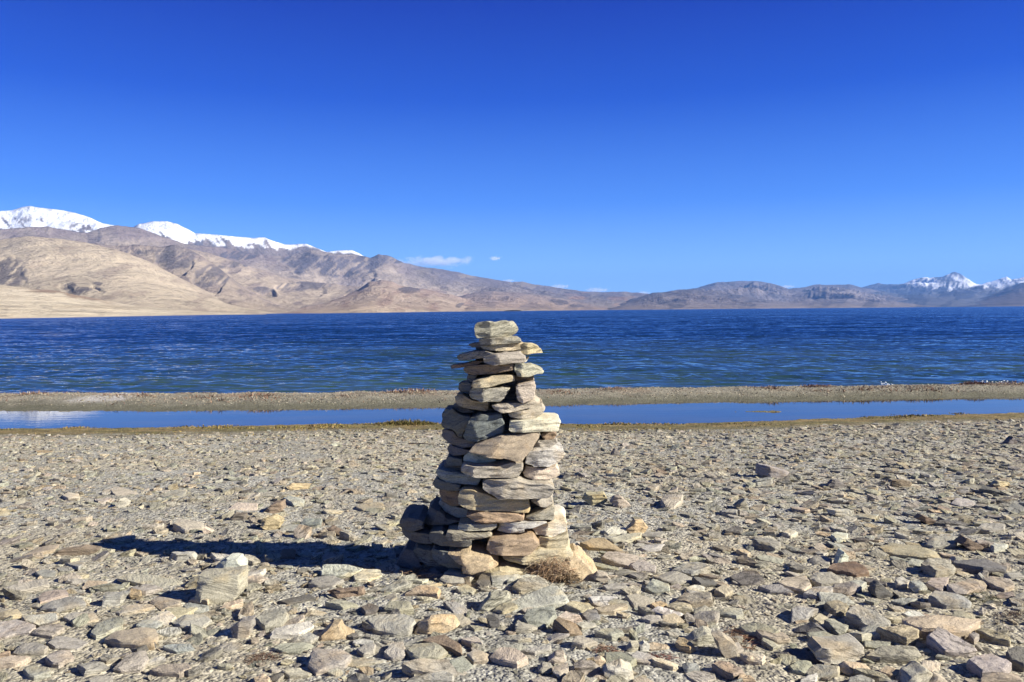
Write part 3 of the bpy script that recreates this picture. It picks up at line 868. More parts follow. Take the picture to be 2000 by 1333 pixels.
# tile | tone | yaw | pitch | extra protrusion (m) | label | outline
CAIRN = """
1|k|22|4|0.02|rough pale greenish-grey block topping the stone cairn|625,110 640,70 750,50 900,60 980,42 1060,45 1100,60 1150,50 1210,100 1245,180 1210,250 1130,300 960,322 850,328 740,300 650,312 615,250 610,170
1|g|15|0|0.0|thin broken grey slab directly under the cairn's topmost block|660,330 740,300 1100,285 1150,280 1230,285 1285,320 1290,375 1000,392 700,405
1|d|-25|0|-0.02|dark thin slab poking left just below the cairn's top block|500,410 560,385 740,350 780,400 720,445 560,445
1|t|15|6|0.03|long ragged tan slab in the second course under the top block|690,415 800,405 1000,380 1280,365 1340,380 1310,475 1180,495 960,500 740,475 700,445
1|y|20|0|0.0|beak-shaped yellow-tan slab jutting right near the cairn's top|1260,470 1330,375 1420,380 1520,420 1590,480 1610,535 1470,540 1380,562 1300,525
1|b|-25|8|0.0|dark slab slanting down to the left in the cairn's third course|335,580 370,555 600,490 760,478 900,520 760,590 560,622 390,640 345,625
1|g|18|6|0.04|grey slab with a lit right end under the long tan slab|740,560 900,515 1270,488 1300,530 1355,560 1365,610 1330,658 1100,672 860,695 740,645
1|w|10|0|-0.03|small white sliver wedged beneath the beak-shaped slab|1330,660 1370,610 1405,590 1385,640 1350,672
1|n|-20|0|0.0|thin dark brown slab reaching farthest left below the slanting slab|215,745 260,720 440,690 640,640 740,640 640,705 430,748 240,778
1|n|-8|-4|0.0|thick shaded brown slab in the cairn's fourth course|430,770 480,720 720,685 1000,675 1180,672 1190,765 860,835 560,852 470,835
1|k|18|4|0.02|wedge with a frayed right tip above the upright end block|1190,770 1205,670 1270,663 1350,690 1430,690 1540,740 1620,790 1600,835 1530,832 1400,872 1230,865
1|t|14|5|0.05|straight-edged tan slab lit brightly across the cairn's upper middle|560,990 590,920 680,890 880,845 1060,832 1170,828 1192,850 1190,918 1000,962 820,1008 640,1012
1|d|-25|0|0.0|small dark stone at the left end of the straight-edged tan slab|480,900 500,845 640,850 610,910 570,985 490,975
1|n|8|0|-0.02|thin shaded filler stone on top of the upright end block|1190,880 1230,858 1420,866 1480,870 1482,935 1230,955
2|p|16|2|0.03|upright beige block at the right side of the upper cairn|1235,60 1260,38 1500,0 1512,60 1497,230 1460,272 1330,308 1260,275 1238,180
2|k|8|6|0.03|greenish-grey chipped stone below the straight-edged tan slab|600,130 640,80 820,80 1000,85 1040,70 1165,92 1135,160 1085,240 1000,288 800,285 620,245 590,190
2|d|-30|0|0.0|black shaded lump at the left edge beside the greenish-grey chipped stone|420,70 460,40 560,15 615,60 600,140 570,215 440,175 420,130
2|o|10|4|0.05|rounded tan-orange bar with a shaded left end|390,240 410,188 480,175 620,262 700,285 850,285 872,310 862,412 800,428 640,404 500,374 405,315
2|p|14|8|0.02|pinkish slab with a dark V of shade beneath the upright block|900,330 980,305 1240,295 1340,305 1500,243 1560,288 1605,312 1480,374 1250,414 1150,434 1030,440 940,392
2|k|16|-6|0.0|lumpy mottled grey-brown stone below the pinkish slab|1130,452 1180,428 1400,388 1520,340 1612,293 1622,340 1657,400 1642,442 1560,504 1490,528 1390,538 1250,518 1150,494
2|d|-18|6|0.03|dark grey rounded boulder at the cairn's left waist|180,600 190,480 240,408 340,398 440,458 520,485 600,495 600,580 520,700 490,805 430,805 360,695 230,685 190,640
2|s|6|12|0.07|blue-black boulder with a pale worn rim at the cairn's waist|500,795 530,680 605,500 720,445 1020,447 1062,510 1088,560 1083,660 1062,714 900,775 700,826 560,840
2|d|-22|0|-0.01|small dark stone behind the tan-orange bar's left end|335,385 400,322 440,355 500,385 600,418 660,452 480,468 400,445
2|c|16|4|0.05|long cream-tan block sticking out right at the cairn's waist|1140,645 1158,540 1250,528 1500,508 1550,503 1720,528 1850,543 1882,580 1832,704 1600,694 1300,694 1160,675
2|t|10|26|0.07|big diamond-shaped tan boulder in the cairn's middle|600,935 680,850 860,778 1060,712 1300,702 1480,687 1572,697 1562,772 1482,874 1382,1004 1322,1048 1230,1064 1000,1014 820,994 640,955
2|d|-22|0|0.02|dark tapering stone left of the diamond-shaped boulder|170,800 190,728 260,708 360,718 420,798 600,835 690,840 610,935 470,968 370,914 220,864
2|n|12|0|-0.02|small knobbly brown stone at the right of the diamond-shaped boulder|1590,795 1650,738 1740,718 1802,760 1832,800 1782,854 1640,864
2|g|12|0|-0.01|thin grey flake between the knobbly brown stone and whitish block|1480,905 1560,855 1700,855 1822,848 1842,890 1740,945 1500,935
2|w|14|8|0.04|whitish wedge block at the cairn's right edge below the waist|1360,1012 1440,948 1640,928 1750,938 1920,988 1933,1030 1884,1082 1832,1133 1700,1188 1500,1174 1368,1114
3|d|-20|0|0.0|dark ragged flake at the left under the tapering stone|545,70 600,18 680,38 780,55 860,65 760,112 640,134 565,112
3|w|10|10|0.04|whitish splintered slab under the diamond-shaped boulder|730,132 790,73 860,68 1000,88 1070,118 1092,177 980,188 850,184 740,164
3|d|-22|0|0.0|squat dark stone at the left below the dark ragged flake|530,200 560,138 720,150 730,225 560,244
3|k|8|3|0.05|long greenish-beige slab with a sloping shadow across it|720,192 760,162 880,175 1100,186 1250,143 1377,158 1373,232 1333,314 1100,309 880,299 740,264
3|c|14|4|0.03|cream kidney-shaped stone under the whitish wedge block|1378,292 1398,212 1460,222 1560,236 1680,232 1740,222 1778,280 1764,334 1640,369 1500,354 1386,324
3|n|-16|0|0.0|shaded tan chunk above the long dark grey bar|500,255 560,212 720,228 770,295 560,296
3|b|-8|5|0.05|long dark grey bar with rounded left end at the cairn's left|425,312 460,263 560,268 740,298 930,307 942,350 892,424 740,414 560,394 468,358
3|l|8|4|0.08|longest smooth grey bar in the lower right of the cairn|943,352 988,312 1300,311 1420,351 1640,366 1703,408 1694,474 1642,520 1400,525 1100,505 1008,444 948,402
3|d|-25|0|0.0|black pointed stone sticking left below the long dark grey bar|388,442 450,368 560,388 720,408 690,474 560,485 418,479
3|y|8|4|0.08|long buff bar with a stepped shadow on it|688,502 698,448 740,422 880,426 1020,476 1100,526 1300,536 1443,546 1454,694 1300,685 1050,655 920,650 758,614 697,563
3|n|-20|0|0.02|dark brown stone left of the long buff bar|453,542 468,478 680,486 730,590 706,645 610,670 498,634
3|l|14|10|0.02|small grey wedge at the right end of the long buff bar|1465,582 1488,526 1650,511 1693,558 1699,624 1620,660 1556,645
3|k|14|8|0.0|beige angular stone at right below the small grey wedge|1406,745 1556,680 1690,618 1718,650 1704,795 1650,776 1476,766
3|o|10|6|0.06|rusty orange slab under the long buff bar|775,692 920,651 1050,656 1330,686 1388,720 1384,765 1080,776 860,745
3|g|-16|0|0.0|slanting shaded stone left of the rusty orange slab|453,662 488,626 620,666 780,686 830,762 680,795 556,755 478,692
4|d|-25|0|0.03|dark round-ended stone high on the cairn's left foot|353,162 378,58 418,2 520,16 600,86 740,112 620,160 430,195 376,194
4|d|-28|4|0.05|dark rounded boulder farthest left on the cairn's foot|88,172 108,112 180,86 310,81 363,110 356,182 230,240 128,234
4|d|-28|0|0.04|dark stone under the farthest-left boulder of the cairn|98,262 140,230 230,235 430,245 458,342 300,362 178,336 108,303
4|c|6|3|0.09|thin bright cream bar resting on a thinner slab low in the cairn|722,142 738,88 980,92 1132,92 1122,132 1062,164 900,160 738,154
4|w|8|6|0.08|white layered slab under the rusty orange slab's right end|1128,192 1148,88 1300,82 1560,87 1642,104 1500,149 1404,159 1404,194 1200,200
4|k|2|6|0.09|thin dull slab under the bright cream bar|603,212 628,158 760,152 880,176 1062,182 1083,206 860,240 640,246
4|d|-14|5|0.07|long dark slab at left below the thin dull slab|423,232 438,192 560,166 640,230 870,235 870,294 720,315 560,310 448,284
4|o|10|2|0.10|ochre brick-like block low in the cairn's front|1018,322 1048,232 1200,212 1440,207 1502,213 1554,290 1524,349 1430,405 1280,390 1078,364
4|w|14|12|0.06|grey-white split block at the cairn's lower right corner|1498,202 1558,138 1720,103 1832,103 1864,150 1854,234 1700,275 1536,246
4|t|14|4|0.05|tan angular block under the grey-white split block|1528,334 1558,258 1700,263 1862,238 1874,290 1854,374 1700,380 1578,370
4|o|6|16|0.12|broad orange-tan slab with a fractured face near the cairn's foot|640,352 830,333 1060,372 1154,465 1000,500 788,530 790,440
4|s|-14|8|0.10|rough slate-blue stone with white flecks left of the orange-tan slab|458,382 478,333 645,343 830,430 800,515 640,496 478,456
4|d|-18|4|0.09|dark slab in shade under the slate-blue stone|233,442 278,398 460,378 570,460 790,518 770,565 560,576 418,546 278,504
4|t|12|12|0.09|wide layered tan slab at the cairn's lower right foot|1178,434 1400,408 1480,363 1852,368 1898,430 1898,545 1750,546 1600,526 1400,495 1200,465
4|y|8|8|0.10|creamy yellow base stone at the front of the cairn|753,622 778,556 1000,526 1160,496 1400,536 1570,570 1500,625 1380,666 1280,696 1090,711 940,676 818,646
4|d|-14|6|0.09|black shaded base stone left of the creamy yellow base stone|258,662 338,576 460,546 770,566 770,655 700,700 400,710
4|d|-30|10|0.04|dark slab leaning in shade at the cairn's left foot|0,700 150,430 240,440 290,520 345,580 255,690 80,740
4|c|12|10|0.02|pale cream slab at the cairn's right foot beside the dry roots|1700,560 1740,545 1890,546 1962,640 1972,705 1850,690
"""
D0 = 3.28
SY = 606.4
n_st = 0
for row in CAIRN.strip().split("\n"):
    k, code, yaw, pitch, pro, lab, out = row.split("|")
    P = tile(k, out)
    P = P.mean(0) + (P - P.mean(0)) * (0.99, 0.94)
    cx, cy = P.mean(0)
    f = (cy - 640) / 460.0                               # 0 at the top, 1 at the foot
    half_w = 55 + 105 * f ** 1.1
    rd = 0.10 + 0.12 * f
    off = np.clip((cx - 972) / half_w, -1, 1)
    front = rd * (0.35 + 0.65 * math.sqrt(1 - min(0.98, off * off))) + 0.8 * float(pro) - 0.02 + 0.032 * math.sin(n_st * 7.7)
    me, loc = standing_stone("cairn_stone", P, D0, max(front, 0.05), rd * 0.6, float(yaw) * (1.5 if float(yaw) > 0 else 1.0), float(pitch), code, 300 + n_st)
    o = link("cairn_stone", me, MAT_STONE, lab, "cairn stone", "stones piled into the cairn", loc=loc)
    n_st += 1

# packed fill between the cairn's stones, coloured dark for the shade in the gaps
fill_rows = [(690, 930, 1010), (720, 925, 1015), (750, 915, 1020), (780, 905, 1030), (810, 895, 1040), (840, 890, 1045), (870, 885, 1050), (905, 885, 1050), (940, 880, 1055), (975, 875, 1060), (1010, 860, 1070), (1045, 845, 1080), (1080, 830, 1085)]
VV, FF, CC = [], [], []
nv = 0
for i, (yy, x0, x1) in enumerate(fill_rows):
    P = np.array([(x0, yy - 14), ((x0 + x1) / 2, yy - 17), (x1, yy - 13), (x1 + 4, yy + 12), ((x0 + x1) / 2, yy + 17), (x0 - 4, yy + 13)], float)
    rdk = 0.03 + 0.10 * (yy - 690) / 400
    me, loc = standing_stone("fill", P, D0 + 0.02, rdk, rdk + 0.03, 0, 0, 'd', 900 + i, m=28)
    v = np.array([w.co[:] for w in me.vertices]) + np.array(loc)
    for p in me.polygons:
        q = list(p.vertices)
        for a in range(1, len(q) - 1):
            FF.append((q[0] + nv, q[a] + nv, q[a + 1] + nv))
    nv += len(v)
    VV.append(v)
    bpy.data.meshes.remove(me)
fill_me = big_mesh("cairn_fill", np.concatenate(VV), np.array(FF), np.array(TONE['d']), smooth=False)
link("rubble_fill", fill_me, MAT_STONE, "packed rubble inside the stone cairn, coloured dark like shaded gaps", kind="stuff")

# ------------------------------------------------------------------ stones lying on the beach, the largest each on its own
# tile | mode F lies flat, U stands | tone | thickness (m) | label | outline
BEACH = """
A|U|k|0|cream-grey block with a broken ochre corner standing before the cairn's shadow|1580,148 1690,150 1880,150 1892,330 1850,372 1740,402 1670,425 1572,410
A|U|w|-0.07|smooth rounded whitish stone leaning behind the cream-grey standing block|1670,150 1720,80 1780,42 1860,50 1905,100 1908,190 1880,240 1690,230
A|U|l|0|low pinkish-white stone at the lower edge of the cairn's shadow|1320,85 1345,22 1500,35 1532,72 1525,105 1400,108
A|F|b|.03|triangular grey slab on sand below the shadow's tip|510,130 570,100 660,95 655,150 600,190
A|F|g|.045|long straight grey bar at the left edge of the beach|20,335 110,310 380,255 392,300 200,340 90,360
A|F|p|.06|thick dark-ended block beside the long straight grey bar|288,405 340,370 530,330 542,378 390,432 300,455
A|F|b|.045|blue-grey cracked slab below the thick dark-ended block|310,490 350,455 580,385 650,395 672,450 430,505
A|U|l|0|small squared lavender block standing upright among grey slabs|822,345 980,340 938,455 828,452
A|F|w|.03|bright white triangular slab at the lower left beach|168,540 230,510 450,525 440,580 300,618 190,584
A|F|w|.03|whitish slab at the left edge touching the bright white triangular slab|-20,580 150,565 290,625 230,682 120,684 -20,725
A|F|p|.035|pinkish pointed slab overlapping the whitish slab's tip|238,672 330,620 480,600 508,640 400,708 300,692
A|F|g|.03|oval grey slab below the pinkish pointed slab|368,762 450,700 600,700 692,740 600,804 420,798
A|F|g|.035|rounded grey slab at the left of the oval grey slab|92,822 180,760 300,745 382,790 340,832 140,844
A|F|g|.05|six-sided grey stone raised over its own shadow at lower left|353,882 430,820 560,815 582,870 450,934 400,928
A|F|t|.06|big tan-orange slab with a rusty front edge at lower left|818,712 900,660 1220,630 1247,690 1190,790 1060,794 940,774
A|F|b|.03|pale blue slab just behind the big tan-orange slab|1058,627 1110,580 1240,560 1277,590 1220,632 1090,642
A|F|k|.03|long striated grey slab left of the cream-grey standing block|928,252 1000,220 1250,225 1432,270 1420,322 1300,332 1150,312
A|F|p|.035|pinkish-tan slab in front of the cream-grey standing block's shadow|1168,422 1250,390 1420,400 1400,460 1250,498
A|F|t|.045|sloping tan-grey slab below the pinkish-tan slab|1288,502 1440,470 1560,480 1400,562 1310,574
A|F|g|.035|mottled grey slab touching the sloping tan-grey slab|1338,582 1420,540 1600,530 1662,570 1560,642 1400,632
A|F|g|.025|smooth grey slab left of the pinkish-tan slab|878,502 1000,440 1190,440 1212,470 1050,512 930,532
A|F|g|.045|black-and-white veined slab lying askew at the lower left|878,962 1000,860 1150,820 1167,880 1090,962 940,978
A|F|p|.04|long tan-grey slab with a shaded brown lip near the bottom edge|1168,972 1250,930 1480,920 1502,962 1400,1008 1240,994
A|F|l|.02|square lavender chip right of the long tan-grey slab|1698,792 1760,740 1880,750 1902,790 1770,832
A|U|b|0|stack-like layered dark stone standing on edge left of centre|1818,602 1880,540 1978,528 1962,682 1860,704
A|F|b|.035|small dark-ended blue slab above the long straight grey bar|275,202 350,182 440,188 422,232 308,238
A|F|l|.045|lavender striped stone behind the big tan-orange slab's left end|698,690 760,600 900,540 972,560 962,622 822,702 738,722
A|F|g|.025|flat grey slab right of the bright white triangular slab|488,552 560,520 740,510 772,560 660,602 560,592
A|F|k|.03|greenish grey slab behind the small squared lavender block|688,322 790,290 930,280 978,320 900,350 760,347
A|F|l|.04|lavender slab with a dark left edge near the bottom left|183,962 260,940 390,950 402,990 260,1034 218,1024
A|F|o|.04|small ochre stone right of the small squared lavender block|988,362 1040,330 1112,350 1092,392 1018,394
A|F|o|.03|orange stone cut by the photo's left edge|-30,842 90,818 82,862 -20,900
A|F|t|.035|narrow tan slab right of the cream-grey standing block's foot|1710,482 1780,440 1902,408 1902,440 1800,474
A|F|l|.02|pale lavender slab near the bottom left with faint stripes|690,1040 760,1015 890,1010 880,1060 700,1065
A|F|t|.05|tan slab at lower left edge beneath the thick dark-ended block|-10,520 60,500 150,500 170,530 60,560 -10,560
B|F|l|.06|large pale lavender five-sided slab near the bottom edge|402,917 450,808 700,812 752,850 742,884 690,934 463,1000
B|F|w|.045|long white bar pointing up right toward the ochre pyramid|108,692 150,650 430,583 457,625 340,692 108,714
B|U|o|0|ochre pyramid-shaped stone in front of the cairn's shadow|468,692 590,560 650,553 682,620 765,702 690,718 560,718
B|F|g|.07|grey boulder slab with an undercut shaded front|868,590 960,558 1180,558 1254,600 1202,664 1070,674 920,644
B|U|y|0|yellow rock with a black left face beside the grey boulder slab|1232,655 1270,560 1360,508 1440,518 1550,558 1584,602 1480,644 1350,668
B|F|w|.05|bright whitish slab lying along the cairn shadow's lower edge|503,192 530,143 740,148 842,185 760,232 620,242 508,224
B|F|c|.04|cream slab right of the bright whitish slab by the shadow|758,232 850,178 975,178 983,217 870,268 770,268
B|U|n|0|brown flat-fronted block below the bright whitish slab|558,322 620,308 830,308 844,372 700,390 620,384
B|F|l|.05|lavender slab joining the brown flat-fronted block from behind|408,292 470,243 620,233 692,270 600,312 480,314
B|F|g|.045|long grey slab lying diagonally near the cairn's left foot|958,352 1010,328 1240,178 1264,210 1192,312 1070,352
B|F|t|.05|pillow-like tan-edged stone below the diagonal grey slab|1163,367 1260,308 1390,308 1448,350 1420,390 1270,370
B|F|g|.06|grey stone with a cream right ridge touching the cairn's front|1433,267 1500,190 1740,118 1754,170 1642,294 1480,294
B|F|d|.04|dark curled stone between two slabs at the cairn's front|1718,292 1760,200 1822,188 1834,292 1760,324
B|F|l|.055|lavender slab with a ragged tan underside in front of the creamy base|1822,202 2000,140 2130,180 2000,272 1840,300
B|F|k|.055|rounded greenish-grey cobble slab near the bottom centre|1173,822 1220,768 1400,763 1504,820 1420,874 1270,890
B|F|n|.05|ridged dark-and-tan stone behind the rounded greenish-grey cobble slab|1298,742 1340,718 1480,698 1604,780 1614,862 1500,802
B|F|l|.05|lavender angular stone left of the rounded greenish-grey cobble slab|998,842 1050,768 1150,743 1167,800 1162,862 1060,874
B|F|g|.05|broad grey slab below the rounded greenish-grey cobble slab|1128,982 1230,928 1500,878 1662,898 1674,962 1500,1012 1200,1004
B|F|l|.04|pale slab cut by the bottom edge below the broad grey slab|1168,1056 1240,1008 1480,988 1548,1020 1540,1070 1200,1080
B|F|l|.045|small pale-topped stone with dark front near the bottom centre|1648,852 1700,818 1822,848 1824,892 1700,904
B|F|p|.06|pinkish wedge slab right of the small pale-topped stone|1828,862 1900,798 2030,800 2132,890 2040,944 1930,914
B|F|k|.02|flat greenish slab half sunk left of the large lavender slab|133,802 200,758 380,738 502,770 400,832 200,834
B|F|g|.06|dark grainy grey rock behind the long white bar's left end|-4,572 90,518 230,498 264,550 190,614 60,644
B|U|g|0|grey angular rock with a shaded left face below the cairn|1738,462 1830,328 1960,338 2004,390 1900,442 1800,484
B|F|l|.03|pale flat chip left of the grey angular rock|1558,332 1640,298 1722,320 1692,362 1600,364
B|F|k|.05|knobby grey stone behind the grey boulder slab|998,492 1040,428 1200,438 1234,490 1120,514
B|F|d|.04|small dark bluish stone left of the knobby grey stone|818,482 880,448 962,468 932,512 850,524
B|F|l|.045|small round lavender stone right of the large lavender slab's corner|788,812 850,768 942,778 922,832 840,854
B|U|d|0|small dark squared stone below the grey angular rock|1798,522 1870,508 1908,540 1902,602 1820,624
B|F|y|.04|yellowish stone cut by the bottom edge left of the lavender slab|-20,1034 60,998 114,1030 100,1064 -10,1064
C|F|k|.05|greenish-grey speckled slab below the cairn's base|-2,332 60,248 190,213 272,260 284,312 150,342 60,364
C|F|w|.05|big whitish slab with a hairline crack below the cairn|118,382 290,308 350,308 444,410 432,442 220,484 0,520 -40,440
C|F|g|.055|grey slab with swirling dark pattern below the big cracked slab|78,562 120,498 330,488 354,550 250,624 130,624
C|F|c|.03|pale tan slab right of the swirling grey slab|338,562 420,508 530,538 554,590 470,634 400,604
C|F|t|.04|tan leaf-shaped slab between the cracked slab and blue chip|408,472 470,428 600,438 644,480 540,514
C|F|b|.04|blue-grey fan-shaped chip right of the tan leaf-shaped slab|538,532 590,498 660,498 694,560 600,584
C|F|w|.03|white flaky slab right of centre below the yellow rock|598,402 680,388 822,388 812,432 720,474 640,454
C|F|t|.035|tan shallow slab under the white flaky slab|638,492 740,468 880,428 904,460 800,514 680,519
C|F|k|.045|grey slab with shaded left side right of the white flaky slab|878,402 960,383 1112,410 1084,484 960,474
C|F|o|.04|ochre chip at the grey slab's right end below the cairn|1078,462 1160,418 1214,450 1120,494
C|F|t|.045|dark-fronted tan stone right of the ochre chip|1198,472 1280,428 1392,450 1414,502 1270,504
C|F|k|.06|large dark-edged grey-tan slab behind the dark-fronted tan stone|1278,422 1340,368 1560,378 1574,440 1400,454
C|F|l|.035|whitish-lavender slab with tan front edge right of the dark-edged slab|1588,502 1680,478 1790,483 1814,540 1760,559 1640,534
C|F|d|.04|dark oval slab lying right of the cairn|1698,242 1800,193 1900,198 1978,260 1900,294 1790,294
C|F|l|.035|wide pale slab to the right of the yellow rock|1098,212 1250,178 1422,250 1424,272 1290,294 1180,264
C|F|l|.055|lavender slab with dark end on top of the wide pale slab|1253,182 1330,138 1480,128 1554,180 1410,224
C|F|p|.05|grey-tan slab shading its left flank right of the cairn|698,92 740,53 982,68 1004,130 920,164 800,134
C|F|g|.05|grey block-ended slab right of the grey-tan slab|918,152 1000,108 1124,150 1124,192 980,189
C|F|k|.03|long thin slab pointing at the yellow rock from the right|498,102 550,88 832,170 832,194 700,174
C|F|w|.05|bright white twin-lobed slab right of the pinkish cobble|1038,312 1100,263 1232,310 1239,352 1120,354
C|U|p|0|small pinkish-white cobble right of the yellow rock|618,215 670,178 740,198 774,250 700,260
C|F|w|.035|white thin slab left of the dark oval slab|1348,332 1420,303 1500,308 1504,347 1380,354
C|F|l|.05|pale blue lopsided stone alone on sand below the ochre chip|648,692 720,648 822,638 874,680 780,719
C|U|g|0|triangular stone standing on edge with a black left face|1338,718 1440,640 1510,613 1564,640 1594,702 1540,764 1440,750
C|U|p|0|grey-white ridged stone right of the triangular standing stone|1568,652 1640,638 1744,730 1744,834 1660,856 1620,784
C|F|o|.05|egg-shaped ochre cobble below the triangular standing stone|1273,752 1300,712 1350,722 1434,800 1400,824 1320,804
C|F|l|.03|flat lavender slab near bottom right of centre|928,862 970,813 1050,808 1164,890 1080,924 950,904
C|U|w|0|big white cracked rock near the bottom right of centre|703,912 740,888 800,878 850,862 944,910 954,1002 860,1030 740,1025
C|U|p|0|round pinkish-grey cobble near the bottom centre|283,852 340,798 400,798 424,860 360,910 300,900
C|U|p|0|dark-sided whitish wedge left of the big white cracked rock|483,902 540,878 640,888 694,940 600,975 500,970
C|U|g|0|small tilted grey stone under the round pinkish-grey cobble|198,932 240,888 304,908 314,952 240,975
C|U|w|0|small pale squared stone under the round pinkish-grey cobble|318,932 440,898 448,992 370,1010
C|U|c|0|small pale pointed stone on the big white cracked rock's left|643,852 690,838 744,880 712,922 660,905
C|U|b|0|small slate-grey squared stone near the bottom at right|1333,912 1370,898 1464,918 1454,972 1350,980
C|F|t|.06|long tan-grey slab slanting down at the bottom right|1558,932 1620,898 1802,978 1824,1012 1740,1034 1620,974
C|F|c|.05|cream slab above the long slanting tan-grey slab|1778,842 1850,828 1984,868 1962,914 1850,904
C|U|p|0|pinkish twin stone with a dark joint right of the lavender slab|888,775 930,728 992,738 992,800 930,806
C|U|w|0|white half of the twin stones right of the lavender slab|990,742 1030,718 1078,750 1062,805 996,806
C|F|o|.05|orange stone cut by the bottom edge at right of centre|1758,1060 1770,1012 1840,1008 1904,1060
C|F|l|.035|grey slab with a straight front on the far right of the pale twins|1000,560 1060,540 1180,545 1190,575 1080,590
D|U|g|0|biggest grey block with a shaded left flank at the lower right|318,725 370,668 440,678 740,698 764,884 700,896 560,866 338,796
D|U|y|0|round-topped yellow stone below the biggest grey block|528,935 610,868 740,898 804,940 710,996 640,966
D|F|l|.07|large smooth lavender slab casting a deep shadow at lower right|1228,722 1300,653 1380,678 1644,820 1580,839 1390,834
D|F|t|.09|longest tan plank-like block at the lower right|1038,572 1100,553 1540,588 1664,590 1584,674 1440,684 1200,664 1068,624
D|F|t|.07|tan-grey slab with a square right end above the lavender slab|838,652 960,638 1170,638 1184,722 1090,744
D|F|g|.07|large grey slab with dark stripes above the biggest grey block|598,542 640,488 780,498 964,600 962,644 850,644 740,604
D|U|d|0|dark grey pyramid-like rock behind the biggest grey block|208,655 370,568 468,650 462,674 300,676
D|F|k|.05|grey-tan slab right of the dark pyramid-like rock|428,592 500,568 624,618 614,662 560,694
D|F|p|.05|pale pink-grey diamond slab at the right of the beach|1388,302 1590,258 1704,320 1560,374 1480,374 1400,324
D|F|b|.06|dark slate slab below the pale diamond slab|1248,412 1280,363 1500,368 1594,440 1580,464 1400,469
D|F|g|.05|grey shelved slab right of the pale diamond slab|1658,262 1720,238 1880,258 1934,310 1860,344 1740,304
D|U|d|0|black egg-shaped stone standing at the right|788,335 820,258 870,248 954,340 944,384 850,390
D|U|w|0|white egg-shaped stone right of the black egg-shaped stone|1108,305 1130,258 1200,248 1229,290 1212,350 1140,340
D|F|l|.05|small lavender stone between the black and the white eggs|988,272 1030,243 1114,270 1084,309 1010,304
D|F|p|.045|pinkish sloping slab right of the white egg-shaped stone|1228,292 1270,248 1404,240 1394,322 1370,364
D|F|d|.08|black layered slab near the right edge|1423,152 1450,118 1700,103 1864,140 1869,204 1700,209 1560,184
D|F|k|.08|grey-cream boulder left of the black layered slab|1188,152 1220,118 1380,108 1464,170 1454,204 1320,224
D|F|g|.06|rounded grey slab overhanging a dark gap at right|323,262 360,208 480,198 589,270 564,294 420,304
D|F|c|.05|yellow-cream slab left of the rounded overhanging slab|78,292 120,248 290,238 344,310 290,354 160,324
D|F|l|.04|lavender hexagon slab below the rounded overhanging slab|278,372 350,318 512,308 504,352 390,394
D|F|n|.06|brown faceted slab above the rounded overhanging slab|458,172 500,138 680,138 804,210 700,229 520,194
D|U|w|0|upright white oval stone above the brown faceted slab|508,135 550,38 590,8 629,60 604,125 560,140
D|F|t|.06|long layered tan slab on the right half of the beach|858,0 960,-32 1400,60 1402,110 1200,102 900,42
D|U|w|0|small white cobble at the right end of the long layered slab|1478,65 1510,53 1534,90 1500,110
D|U|c|0|small cream cobble beside the small white cobble|1418,105 1460,68 1494,105 1440,125
D|F|l|.07|lavender-grey lumpy slab at the lower right corner|1548,912 1600,878 1740,848 1904,930 1854,994 1680,1004
D|F|d|.07|dark layered slab cut by the right edge near the corner|1848,842 1890,808 2020,808 2020,954 1900,914
D|U|g|0|dark-flanked tilted block cut by the bottom edge at right|988,1050 1080,938 1220,888 1294,950 1212,1050 1100,1070
D|U|c|0|cream-sided block right of the dark-flanked tilted block|1208,1050 1320,968 1374,1000 1404,1060 1230,1064
D|F|k|.05|low greyish slab in front of the tan-grey square-ended slab|768,862 860,783 1150,788 1204,850 1130,894 880,884
D|F|b|.06|blue-grey block left of the dark pyramid-like rock|178,502 230,468 392,468 302,560 188,574
D|F|k|.03|round flat greenish stone near the bottom right of centre|168,932 240,888 330,898 359,950 290,994 198,974
D|F|t|.05|tan-grey slab above the lavender slab's right end|1618,652 1660,628 1900,728 1904,759 1760,724
D|F|l|.05|small pale wedge right of the longest tan plank|1568,702 1600,678 1654,700 1620,744
D|F|t|.06|tan stone with a dark hollow above the striped slab|438,452 530,418 634,480 614,524 540,534
D|F|g|.05|grey slab at the far right edge above the shelved slab|1838,222 1990,198 2010,240 1900,249
D|F|g|.04|grey slab left of the upright white oval stone|318,102 380,58 500,108 484,142 340,134
D|F|l|.03|pale leaf-like slab left of the grey slab by the white oval|148,132 200,108 268,160 240,184
D|F|l|.04|lavender slab cut by the bottom edge below the yellow stone|628,1032 720,1008 834,1052 820,1070 630,1070
D|F|w|.03|white sliver slab at the bottom edge right of centre|258,1060 320,1010 392,978 372,1060
D|F|t|.05|tan slab cut by the bottom edge in the right corner|1658,1032 1760,1003 1950,1013 1984,1060 1660,1064
E|F|c|.05|pale cream cobble on the left of the middle beach|488,562 540,528 622,545 618,588 520,594
E|F|p|.03|long pinkish slab behind the shadow's tip|868,522 900,498 1080,528 1062,572 900,562
E|F|p|.075|thick pinkish-tan block with a black left face behind the shadow|1348,800 1400,752 1592,778 1594,819 1440,838
E|U|d|0|dark round cobble right of the thick pinkish-tan block|1798,725 1840,678 1922,688 1924,745 1830,750
E|U|c|0|small cream angular stone beside the thick pinkish-tan block|1586,842 1600,788 1664,832 1620,850
E|F|c|.05|pointed cream slab catching light at the shadow's tip|798,902 900,858 1064,880 1044,908 900,924
E|U|p|0|grey-pink cobble left of the middle beach|912,605 950,568 1004,600 988,644 930,645
E|F|l|.035|pale grey slab with a shaded left edge in the left middle beach|1248,562 1380,518 1474,508 1432,562 1320,584
E|F|o|.03|small orange slab far back at the left|278,202 350,193 412,210 402,227 300,232
E|F|t|.03|tan streaked slab above the shadow's tip at the left edge|160,1034 300,958 480,938 424,992 200,1038
